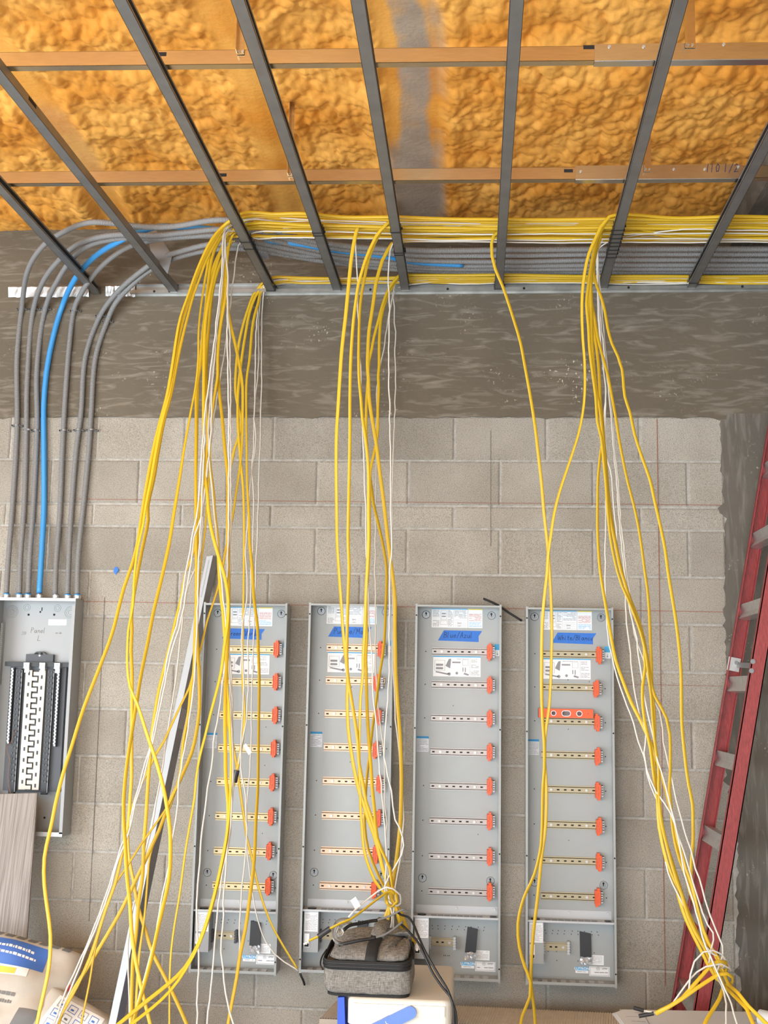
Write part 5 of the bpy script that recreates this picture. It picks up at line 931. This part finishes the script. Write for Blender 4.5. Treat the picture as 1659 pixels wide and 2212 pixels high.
# ------------------------------------------------------------------ plank, stud, ladder
def plank():
    t = [atd(-40, 1716, .16), atd(78, 1713.5, .16)]; b = [atd(-75, 2260, .34), atd(38, 2260, .34)]; n = np.array((0, .016, 0)); root = thing('floor_plank', 'grey wood plank leaning against the breaker box', 'plank', (float(b[0][0]), -.34, 0.1))
    MB().plate([t[0], t[1], b[1], b[0]], n).build('board', m_wood, root); e = np.array((.0035, 0, 0)); MB().plate([t[1]+n*.1, b[1]+n*.1, b[1]+n*.1+e, t[1]+n*.1+e], n*.9).build('tongue_edge', m_woodedge, root)
plank()
def stud():
    top = atd(453, 1201, .025); bot = atd(232, 2260, .62); ax = bot-top; Lg = np.linalg.norm(ax); ax /= Lg; f = np.array((-.5, -.85, 0.)); f -= ax*(f@ax); f /= np.linalg.norm(f); s = np.cross(ax, f); s /= np.linalg.norm(s)
    if s[0] < 0: s = -s
    root = thing('steel_stud', 'long pale steel stud leaning on the wall between the boxes', 'stud', tuple(bot)); w = .040; g = .036; t = .0012
    P = lambda l, u, v: top+ax*l+s*u+f*v
    MB().hexa([P(0, -w/2, 0), P(0, w/2, 0), P(0, w/2, -t), P(0, -w/2, -t)], [P(Lg, -w/2, 0), P(Lg, w/2, 0), P(Lg, w/2, -t), P(Lg, -w/2, -t)]).build('web', mat('stud_lit_face', (.52, .56, .59), .45, .1), root)  # lit side of the steel put into the web colour; flanges kept dark
    for u in (-w/2, w/2-t): MB().hexa([P(0, u, 0), P(0, u+t, 0), P(0, u+t, -g), P(0, u, -g)], [P(Lg, u, 0), P(Lg, u+t, 0), P(Lg, u+t, -g), P(Lg, u, -g)]).build('flange', m_chan, root)
    d = MB(); l = .70
    for i in range(14):
        for j in range(3): q = l+i*.006; v = -.006-j*.009; d.plate([P(q, w/2+.0004, v), P(q+.004, w/2+.0004, v), P(q+.004, w/2+.0004, v-.006), P(q, w/2+.0004, v-.006)], s*.0006)
    d.build('punched_patch', m_bright, root, kind='stuff'); d = MB()
    for i in range(30): q = .02+i*.006; d.plate([P(q, -.002, .0004), P(q+.0035, -.002, .0004), P(q+.0035, .004, .0004), P(q, .004, .0004)], f*.0004)
    d.build('stamped_print', m_lgrey, root, kind='stuff')
stud()
def ladder():
    d1, d2 = .10, .50; L = lambda px, py, d: atd(px, py, d)
    a0 = L(1442, 2212, d1); a1 = L(1651, 962, d1); ax = a1-a0; ax[1] = 0; ax /= np.linalg.norm(ax); n = np.array((ax[2], 0, -ax[0]))      # n: across the rail, to the right
    f0 = L(1495, 2212, d2); root = thing('extension_ladder', 'red fiberglass ladder with aluminium rungs leaning at the right edge', 'ladder', tuple(a0-ax*(a0[2]/ax[2]))); W = .054; t = .004; fd = .026
    lo = -(a0[2]-.02)/ax[2]; hi = (3.24-a0[2])/ax[2]
    def rail(base, d, s):              # s: direction of the flanges (towards the other rail)
        P = lambda l, u, v: np.array((base[0], -d, base[2]))+ax*l+n*u+np.array((0, v, 0)); mb = MB()
        for u0, u1, v0, v1 in ((0, W, 0, t*s), (0, t, 0, fd*s), (W-t, W, 0, fd*s)):
            mb.hexa([P(lo, u0, v0), P(lo, u1, v0), P(lo, u1, v1), P(lo, u0, v1)], [P(hi, u0, v0), P(hi, u1, v0), P(hi, u1, v1), P(hi, u0, v1)])
        return mb.build('side_rail', m_red, root), P
    r1, P1 = rail(a0, d1, -1); r2, P2 = rail(f0, d2, 1)
    ref = L(1577, 1479, d1); k0 = (ref-a0)@ax; sp = .305; k = k0
    while k > .15: k -= sp
    while k < hi-.08:
        if k > .05:
            A = P1(k, W*.12, -t); mb = MB(); y0, y1 = -d1-t, -d2+t; h = .016; prof = [(-h, .0), (-h, .03), (-.004, .036), (-h, .044), (-h, .058), (h, .058), (h, 0)]
            base = np.array((a0[0], 0, a0[2]))+ax*k+n*.008; pts = []
            prof = [(0, -.030), (.012, -.004), (.012, .004), (0, .030), (.040, .030), (.040, -.030)]
            V0 = [np.array((base[0], y0, base[2]))+n*u+ax*v for u, v in prof]; mb.plate(V0, (0, y1-y0, 0)); mb.build('rung', m_alu, root)
        k += sp
    c = L(1596, 1444, d2+.004); br = MB()
    q = np.array((a0[0], -d1-.012, a0[2]))+ax*(k0+.085)-n*.003; br.plate([q-ax*.028, q+ax*.028, q+ax*.028+n*.05, q-ax*.028+n*.05], (0, -.003, 0)); br = br.build('rail_bracket', m_alu, root); MB().disc(q[0]+.034, q[1]-.003, q[2]+.002, .008, .006, 12).build('bolt', m_chan, br)
    MB().plate([q+n*.036-ax*.011, q+n*.036+ax*.011, q+n*.08+ax*.011+np.array((0, -.2, 0)), q+n*.08-ax*.011+np.array((0, -.2, 0))], (0, .003, 0)).build('bracket_arm', m_chan, root)
    for px, py in ((1626, 1429), (1623, 1449)):
        p = L(px, py, d2); o = MB().disc(p[0], -d2, p[2], .0095, .004, 12).disc(p[0], -d2-.004, p[2], .006, .003, 8); o.build('bolt', m_chan, root)
ladder()
# ------------------------------------------------------------------ things at the bottom: board, drawings, cooler, lunch bag, mortar bags
def board():
    z1 = .285; a = atz(727, 2159, z1); b = atz(1360, 2189, z1); dr = (b-a)/np.linalg.norm(b-a); c = atz(660, 2230, z1)-a; c[2] = 0; bb = a+dr*1.5; bb[1] = min(bb[1], -.012)
    root = thing('corrugated_board', 'ribbed brown board stack lying low against the wall under the panels', 'board', (float(a[0]), float(a[1]), .0)); k = (a[1]+.43)/-c[1]; P = [a, bb, bb+c*((bb[1]+.43)/-c[1]), a+c*k]
    for q in P: q[2] = 0; 
    MB().plate(P, (0, 0, z1-.004)).build('stack', m_box, root); mb = MB(); n = 150; vs = []; fs = []
    for i in range(n+1):
        u = i/n; p = P[0]*(1-u)+P[1]*u; q = P[3]*(1-u)+P[2]*u
        for s in (0, .5):
            if i == n and s: continue
            e = (P[1]-P[0])/n*s; zz = z1-.004+(.0045 if s else 0); vs += [(*(p+e)[:2], zz), (*(q+e)[:2], zz)]
    for i in range(len(vs)//2-1): fs.append((2*i, 2*i+2, 2*i+3, 2*i+1))
    mb.add(vs, fs).build('ribbed_face', m_rib, root)
board()
def drawings():
    z1 = .452; p = [atz(1326, 2186, z1), atz(1352, 2180, z1), atz(1700, 2184, z1)]; y1 = -1.55; root = thing('cardboard_box', 'cardboard box at the lower right edge carrying the drawings', 'box', (float(p[1][0]), -1.0, 0))
    x0 = float(p[1][0])-.02; yb = float(p[1][1])+.012; f = float(p[2][0])
    MB().box(x0, f+.12, y1, yb, 0.001, z1-.006).build('carton', m_box, root); MB().box(x0, f+.12, y1, (yb+y1)/2-.002, z1-.006, z1-.004).build('flap', m_box, root); MB().box(x0, f+.12, (yb+y1)/2+.002, yb, z1-.006, z1-.004).build('flap', m_box, root)
    dr = thing('drawing_sheets', 'printed drawing sheets lying on the box by the ladder foot', 'paper', (float(p[1][0]), -1.0, z1))
    for k in range(3):
        o = .006*k; P = [np.array((*atz(1326, 2188, z1)[:2], 0)), np.array((*atz(1350, 2179, z1)[:2], 0)), np.array((f+.1, float(p[2][1]), 0)), np.array((f+.1, y1+.05, 0)), np.array((float(p[0][0])+.06, y1+.05, 0))]
        MB().plate([q+np.array((o-.006, -o*.7, z1-.0035+k*.0012)) for q in P], (0, 0, .001)).build('sheet', m_paper, dr)
    Z = z1+.0004; a = atz(1352, 2196, Z); b = atz(1398, 2200, Z); ink = MB(); c = atz(1402, 2212, Z); q = atz(1393, 2196, Z)
    ink.plate([(q[0], q[1], Z), (q[0]+.002, q[1], Z), (c[0]+.002, c[1], Z), (c[0], c[1], Z)], (0, 0, .0003)); ink.plate([(a[0], a[1], Z), (q[0], q[1], Z), (q[0], q[1]+.0015, Z), (a[0], a[1]+.0015, Z)], (0, 0, .0003)); r = random.Random(9)
    for px, py in ((1372, 2188), (1380, 2188), (1365, 2206), (1380, 2207), (1618, 2204), (1630, 2206), (1644, 2205)):
        s = atz(px, py, Z)
        for k in range(4): ink.plate([(s[0]+k*.006, s[1], Z), (s[0]+k*.006+.004, s[1], Z), (s[0]+k*.006+.004, s[1]+r.uniform(.003, .008), Z), (s[0]+k*.006, s[1]+.004, Z)], (0, 0, .0003))
    ink.build('printed_text', m_ink, dr, kind='stuff')
    P0 = atd(1641, 2181, .95); P0[2] = z1+.03; P1 = P0+np.array((.35, -.28, 0)); tag(MB().sweep([P0*(1-t)+P1*t for t in np.linspace(0, 1, 4)], .024, n=20).build('paper_roll', m_white, origin=tuple(P0), smooth=True), 'rolled white paper at the lower right corner on the drawings', 'paper')
drawings()
ZCOOL = .50
def rounded(mb, x0, x1, y0, y1, z0, z1, r, n=5, rt=0., mi=0):
    """upright box with rounded vertical corners and a softened top edge"""
    prof = []
    for (cx, cy, a0) in ((x1-r, y1-r, 0), (x0+r, y1-r, pi/2), (x0+r, y0+r, pi), (x1-r, y0+r, 3*pi/2)):
        for k in range(n+1): a = a0+pi/2*k/n; prof.append((cx, cy, cos(a), sin(a)))
    lv = [(z0, 0)]+([(z1-rt+rt*sin(pi/2*k/4), rt*(1-cos(pi/2*k/4))) for k in range(5)] if rt else [(z1, 0)]); m = len(prof); vs = []
    for z, ins in lv: vs += [(cx+(r-ins)*c, cy+(r-ins)*s, z) for cx, cy, c, s in prof]
    fs = [(l*m+i, l*m+(i+1) % m, l*m+m+(i+1) % m, l*m+m+i) for l in range(len(lv)-1) for i in range(m)]+[tuple(range(m))[::-1], tuple(range((len(lv)-1)*m, len(lv)*m))]
    return mb.add(vs, fs, mi)
def cooler():
    zt = ZCOOL; fl = atz(747, 2158, zt); fr = atz(973, 2160, zt); bk = atz(925, 2083, zt); yf = -.985; yb = -.455; x0 = float(atd(750, 2170, .985)[0]); x1 = float(atd(975, 2170, .985)[0])
    root = thing('cooler', 'cream and blue cooler under the grey lunch bag', 'cooler', ((x0+x1)/2, (yf+yb)/2, 0)); 
    rounded(MB(), x0, x1, yf, yb, zt-.085, zt, .028, 5, .014).build('lid', m_cool, root, smooth=False)
    MB().box(x0+.022, x0+.215, yf-.005, yf+.02, zt-.05, zt-.016).build('lid_panel', m_cool, root); MB().box(x0+.222, x1-.022, yf-.005, yf+.02, zt-.05, zt-.016).build('lid_panel', m_cool, root)
    rounded(MB(), x0+.006, x1-.006, yf+.004, yb-.004, 0.0, zt-.087, .026).build('body', m_cblue, root)
    MB().plate([(x0-.034, yf+.01, zt-.004), (x0-.012, yf+.01, zt-.002), (x0-.006, yf+.01, zt-.1), (x0+.004, yf+.01, zt-.34), (x0-.03, yf+.01, zt-.34)], (0, .12, 0)).build('side_handle', m_cblue, root)
    p = atd(886, 2188, 1.0); q = atd(770, 2245, 1.0); d = q-p; L = np.linalg.norm(d); d /= L; u = np.cross(d, (0, 1, 0)); n = 10; w = .0205; prof = [p+(-d*cos(a)+u*sin(a))*w for a in np.linspace(-pi/2, pi/2, n)]+[q+u*w, q-u*w]
    hd = MB().plate(prof, (0, .012, 0)).build('swing_handle', m_chand, root); mb = MB(); pen(mb, 'uh', 0, 0, .016, 0, .0016, .1, ax=-d, az=-u if u[2] < 0 else u, nrm=(0, -1, 0), o=p+d*.098-np.array((0, .0006, 0))-(u if u[2] > 0 else -u)*.006); mb.build('embossed_lettering', m_white, hd)
    return x0, x1, yf, yb
CX0, CX1, CYF, CYB = cooler()
def lunch_bag():
    z0 = ZCOOL; yf, yb = -.975, -.70; xl = float(atd(697, 2140, .97)[0]); xr = float(atd(886, 2140, .97)[0]); root = thing('lunch_bag', 'grey fabric lunch bag with black zip sitting on the cooler', 'bag', ((xl+xr)/2, (yf+yb)/2, z0)); g = np.random.default_rng(4)
    def shell(levels, nm, m, rc=.035, wr=.003, close=True):
        n = 7; lv = []
        for (z, a, b, c, d, r) in levels:      # z, x0, x1, yfront, yback, corner radius
            pr = []
            for (cx, cy, a0) in ((b-r, d-r, 0), (a+r, d-r, pi/2), (a+r, c+r, pi), (b-r, c+r, 3*pi/2)):
                for k in range(n): t = a0+pi/2*k/(n-1); pr.append((cx+r*cos(t), cy+r*sin(t)))
            out = []                            # subdivide the straight sides so they can buckle
            for i in range(len(pr)):
                p, q = np.array(pr[i]), np.array(pr[(i+1) % len(pr)]); s = max(1, int(np.linalg.norm(q-p)/.025)) if np.linalg.norm(q-p) > .03 else 1
                s = 9 if np.linalg.norm(q-p) > .08 else 1
                for k in range(s): out.append(p+(q-p)*k/s)
            lv.append((z, np.array(out)))
        m0 = len(lv[0][1]); vs = []
        for j, (z, pr) in enumerate(lv):
            c = pr.mean(0)
            for i, p in enumerate(pr):
                o = (p-c)/np.linalg.norm(p-c)*g.normal()*wr; zz = z(p) if callable(z) else z; vs.append((p[0]+o[0], p[1]+o[1], zz+g.normal()*wr*.3))
        fs = [(l*m0+i, l*m0+(i+1) % m0, l*m0+m0+(i+1) % m0, l*m0+m0+i) for l in range(len(lv)-1) for i in range(m0)]
        if close: fs += [tuple(range(m0))[::-1], tuple(range((len(lv)-1)*m0, len(lv)*m0))]
        o = MB().add(vs, fs).build(nm, m, root, smooth=True); md = o.modifiers.new('s', 'SUBSURF'); md.levels = md.render_levels = 1; return o
    slope = lambda zf, zb: (lambda p: zf+(zb-zf)*(p[1]-yf)/(yb-yf))
    shell([(z0, xl+.016, xr-.004, yf+.012, yb, .04), (z0+.012, xl+.004, xr, yf+.002, yb, .04), (z0+.04, xl-.004, xr+.002, yf-.004, yb+.004, .04), (slope(z0+.07, z0+.085), xl-.003, xr, yf, yb, .04), (slope(z0+.098, z0+.115), xl, xr-.004, yf+.004, yb, .04), (slope(z0+.1, z0+.118), xl+.01, xr-.014, yf+.014, yb-.01, .03)], 'body', m_fab)
    shell([(slope(z0+.102, z0+.118), xl+.004, xr-.006, yf+.006, yb-.002, .045), (slope(z0+.125, z0+.152), xl+.018, xr-.008, yf+.02, yb-.002, .05), (slope(z0+.14, z0+.18), xl+.05, xr-.014, yf+.055, yb-.006, .05), (slope(z0+.147, z0+.187), xl+.085, xr-.035, yf+.095, yb-.03, .04)], 'lid', m_fab, wr=.0025)
    def band(zc, h, out, nm, m):
        pr = []; n = 8; r = .042; a, b, c, d = xl-out, xr-.004+out, yf+.002-out, yb+out
        for (cx, cy, a0) in ((b-r, d-r, 0), (a+r, d-r, pi/2), (a+r, c+r, pi), (b-r, c+r, 3*pi/2)):
            for k in range(n): t = a0+pi/2*k/(n-1); pr.append((cx+r*cos(t), cy+r*sin(t)))
        k = len(pr); vs = [(x, y, slope(zc, zc+.018)((x, y))+e) for e in (-h, -h*.3, h*.3, h) for x, y in pr]; fs = [(l*k+i, l*k+(i+1) % k, l*k+k+(i+1) % k, l*k+k+i) for l in range(3) for i in range(k)]
        o = MB().add(vs, fs).build(nm, m, root, smooth=True); md = o.modifiers.new('t', 'SOLIDIFY'); md.thickness = .003; return o
    band(z0+.102, .015, .004, 'zip_tape', m_web); band(z0+.108, .0022, .0062, 'zipper', m_black); band(z0+.097, .0022, .0062, 'zipper', m_black)
    rounded(MB(), xl+.012, xr-.004, yf+.004, yb-.002, z0+.0005, z0+.008, .04).build('base_trim', m_web, root)
    f = lambda x, v: np.array((x, yf+.03+(yb-yf-.03)*v, slope(z0+.142, z0+.19)((0, yf+.03+(yb-yf-.03)*v))))
    xs = xl+.165; S_ = lambda pts, w, m, nm, t=.004: MB().sweep(pts, w, t, n=8).build(nm, m, root, smooth=True)
    S_([(xs-.004, yf-.001, z0+.117), (xs-.002, yf+.012, z0+.134), f(xs, .08)+(0, 0, .006), f(xs+.006, .35)+(0, 0, .008), f(xs+.012, .62)+(0, 0, .010)], .022, m_web, 'strap')
    S_([f(xs+.008, .38)+(0, 0, .012), f(xs+.014, .62)+(0, 0, .02), f(xs+.018, .8)+(0, 0, .022), f(xs+.022, .98)+(0, 0, .014)], .026, m_fab, 'handle_pad', .006)
    P = [(xl-.001, yf+.1, z0+.13), (xl-.014, yf+.07, z0+.11), (xl-.012, yf+.03, z0+.09), (xl-.002, yf+.02, z0+.08)]; MB().sweep(smooth_path(P, .01), .003, n=6).build('side_loop', m_web, root, smooth=True)
    P = [(xr-.012, yf+.16, z0+.16), (xr+.002, yf+.14, z0+.13), (xr+.004, yf+.1, z0+.11)]; MB().sweep(smooth_path(P, .01), .004, n=6).build('piping', m_web, root, smooth=True)
    return xl, xr, yf, yb, z0
BG = lunch_bag()
def glasses():
    d = lambda px, py, dd: atd(px, py, dd); A = lambda t: trace(parse(t)); q = lambda s: smooth_path(A(s), .006)
    c = d(735, 2010, .9); root = thing('safety_glasses', 'clear safety glasses with black arms lying on the grey lunch bag', 'glasses', tuple(c))
    # wraparound lens: curved strip standing at the left
    top = q('760,1984,.80 745,1982,.84 730,1986,.89 722,1996,.93 718,2012,.955 719,2028,.965 726,2040,.96 740,2044,.955'); low = q('764,1996,.80 750,1996,.85 740,2002,.89 735,2014,.92 734,2022,.93 736,2030,.935 742,2034,.94 752,2040,.945')
    n = 26; R = lambda P: P[np.linspace(0, len(P)-1, n).astype(int)]; a, b = R(top), R(low); mid = (a+b)/2+np.array((-.006, -.008, .003)); vs = [tuple(p) for k in (a, mid, b) for p in k]; fs = [(r*n+i, r*n+i+1, r*n+n+i+1, r*n+n+i) for r in (0, 1) for i in range(n-1)]
    o = MB().add(vs, fs).build('lens', m_lens, root, smooth=True); md = o.modifiers.new('t', 'SOLIDIFY'); md.thickness = .0022
    for s1, s2, in (('742,2009,.88 756,1999,.86 775,1995,.84 800,1990,.81 815,1988,.80', '813,1988,.80 830,1983,.79 850,1975,.78 862,1968,.775 873,1964,.77'), ('731,2041,.955 750,2037,.95 780,2031,.94 800,2028,.93 812,2025,.925', '811,2025,.925 828,2020,.91 846,2010,.89 860,1999,.87 870,1991,.855')):
        MB().sweep(q(s1), .0062, .0035, n=8).build('temple_arm', m_black, root, smooth=True); MB().sweep(q(s2), .0036, n=8).build('temple_tip', m_gtip, root, smooth=True)
    MB().sweep(q('729,2016,.93 736,2022,.925 742,2014,.92 738,2006,.92'), .0028, n=6).build('nose_piece', m_film, root, smooth=True)
glasses()
def cord(t, label, r=.0042):
    P = smooth_path(trace(parse(t)), .015); o = MB().sweep(P, r, n=8).build('retainer_cord', m_black, origin=tuple(P[0]), smooth=True); return tag(o, label, 'cord')
cord('858,1970,.76 866,1976,.77 880,1980,.80 892,1994,.86 905,2025,.92 920,2058,.96 945,2102,.985 968,2140,1.0 977,2165,1.01 984,2185,1.01 986,2215,1.01 985,2250,1.01', 'black cord over the right side of the cooler, outer strand')
cord('866,1996,.85 875,2004,.87 890,2020,.90 903,2036,.94 918,2066,.965 936,2104,.985 960,2138,1.0 972,2152,1.006 979,2175,1.012 981,2215,1.012 980,2250,1.012', 'black cord over the right side of the cooler, inner strand')
def mortar_bag(c, u, v, w, L, Wd, H, label, decals, seed):
    """a slumped pillow: u, v are its long and short axes, decals are patches of print that follow its skin"""
    g = np.random.default_rng(seed); c, u, v, w = map(np.array, (c, u, v, w)); ph = g.uniform(0, 6, 6)
    def pt(a, b, off=0., side=1):      # a, b in -1..1
        e = max(0, (1-abs(a)**3.4))*max(0, (1-abs(b)**3)); h = e**.42; wr = .012*sin(5*a+3*b+ph[0])*h+.008*sin(9*b-4*a+ph[1])*h
        return c+u*(a*L/2*(1-.05*b*b))+v*(b*Wd/2*(1-.04*a*a))+w*(side*H/2*h*(1+.12*sin(2.2*a+ph[2]))+wr*side+off)
    n, m = 40, 28; mb = MB()
    for side in (1, -1):
        vs = [pt(-1+2*i/n, -1+2*j/m, 0, side) for i in range(n+1) for j in range(m+1)]; fs = [(i*(m+1)+j, (i+1)*(m+1)+j, (i+1)*(m+1)+j+1, i*(m+1)+j+1) for i in range(n) for j in range(m)]
        mb.add(vs, fs if side > 0 else [q[::-1] for q in fs])
    root = thing('mortar_bag', label, 'bag', tuple(c-np.array((0, 0, H/2)))); mb.build('sack', m_bag, root, smooth=True)
    more = []
    for q in decals:
        if q[5] == 'print_line' and q[1]-q[0] > .3:
            x = q[0]
            while x < q[1]: wd = g.uniform(.02, .07); more.append((x, min(x+wd, q[1]), q[2], q[3]-g.uniform(0, .015), *q[4:])); x += wd+.014
        else: more.append(q)
    for (a0, a1, b0, b1, mm, nm, skew) in more:
        k = max(2, int(abs(a1-a0)*20)); l = max(2, int(abs(b1-b0)*20)); vs = [pt(a0+(a1-a0)*i/k+skew*(j/l), b0+(b1-b0)*j/l, .0014+.0012*(nm != 'print_panel')) for i in range(k+1) for j in range(l+1)]
        MB().add(vs, [(i*(l+1)+j, (i+1)*(l+1)+j, (i+1)*(l+1)+j+1, i*(l+1)+j+1) for i in range(k) for j in range(l)]).build(nm, mm, root, smooth=True)
    return root, pt
r = random.Random(8)
c1 = atd(22, 2140, .55); U = np.array((.93, .2, -.24)); U /= np.linalg.norm(U); V = np.array((-.15, .55, .8)); V -= U*(U@V); V /= np.linalg.norm(V); Wn = np.cross(U, V); Wn = Wn if Wn[1] < 0 else -Wn
dec = [(-.9, .42, .3, .78, m_bagb, 'print_panel', 0), (-.6, .2, .6, .66, m_bagw, 'print_line', 0), (-.5, .25, .48, .53, m_bagw, 'print_line', 0), (-.9, .2, .12, .3, m_bagw, 'print_panel', 0), (-.9, .0, .14, .26, m_bagy, 'print_patch', 0), (-.2, .12, -.22, -.16, m_bagg, 'print_line', 0), (-.3, .1, -.34, -.28, m_bagg, 'print_line', 0), (.16, .5, -.9, -.4, m_bagg, 'print_panel', .1), (.66, .93, -.42, .12, m_bagg, 'print_panel', 0), (.86, .95, .15, .26, m_bagr, 'print_patch', 0), (.92, .97, -.2, .05, m_bagr, 'print_patch', 0)]
for i in range(8): dec.append((-.8+i*.2, -.66+i*.2, .84, .92, m_bagg, 'print_patch', .05))
mortar_bag(c1, U, V, Wn, .47, .42, .17, 'paper mortar sack with a blue printed panel at lower left', dec, 3)
c2 = atd(142, 2270, .60); U2 = np.array((.85, .1, -.45)); U2 /= np.linalg.norm(U2); V2 = np.array((.2, .45, .75)); V2 -= U2*(U2@V2); V2 /= np.linalg.norm(V2); W2 = np.cross(U2, V2); W2 = W2 if W2[1] < 0 else -W2
dec = [(-.75, .35, .05, .82, m_bagw, 'print_panel', .05)]
for i in range(4):
    for j in range(3):
        a = -.66+i*.25+.05*j*.3; b = .12+j*.23; s = .012
        for q in ((a, a+.17, b, b+s), (a, a+.17, b+.16, b+.16+s), (a, a+s, b, b+.17), (a+.17, a+.17+s, b, b+.17)): dec.append((*q, m_bagb if (i+j) % 2 else m_ink, 'print_line', 0))
        dec.append((a+.05, a+.12, b+.05, b+.09, m_bagg if (i*j) % 2 else m_bagb, 'print_patch', 0))
dec += [(.55, .66, .25, .34, m_bagg, 'print_patch', 0)]
mortar_bag(c2, U2, V2, W2, .36, .36, .16, 'paper mortar sack printed with small blue step drawings, under the cables', dec, 6)
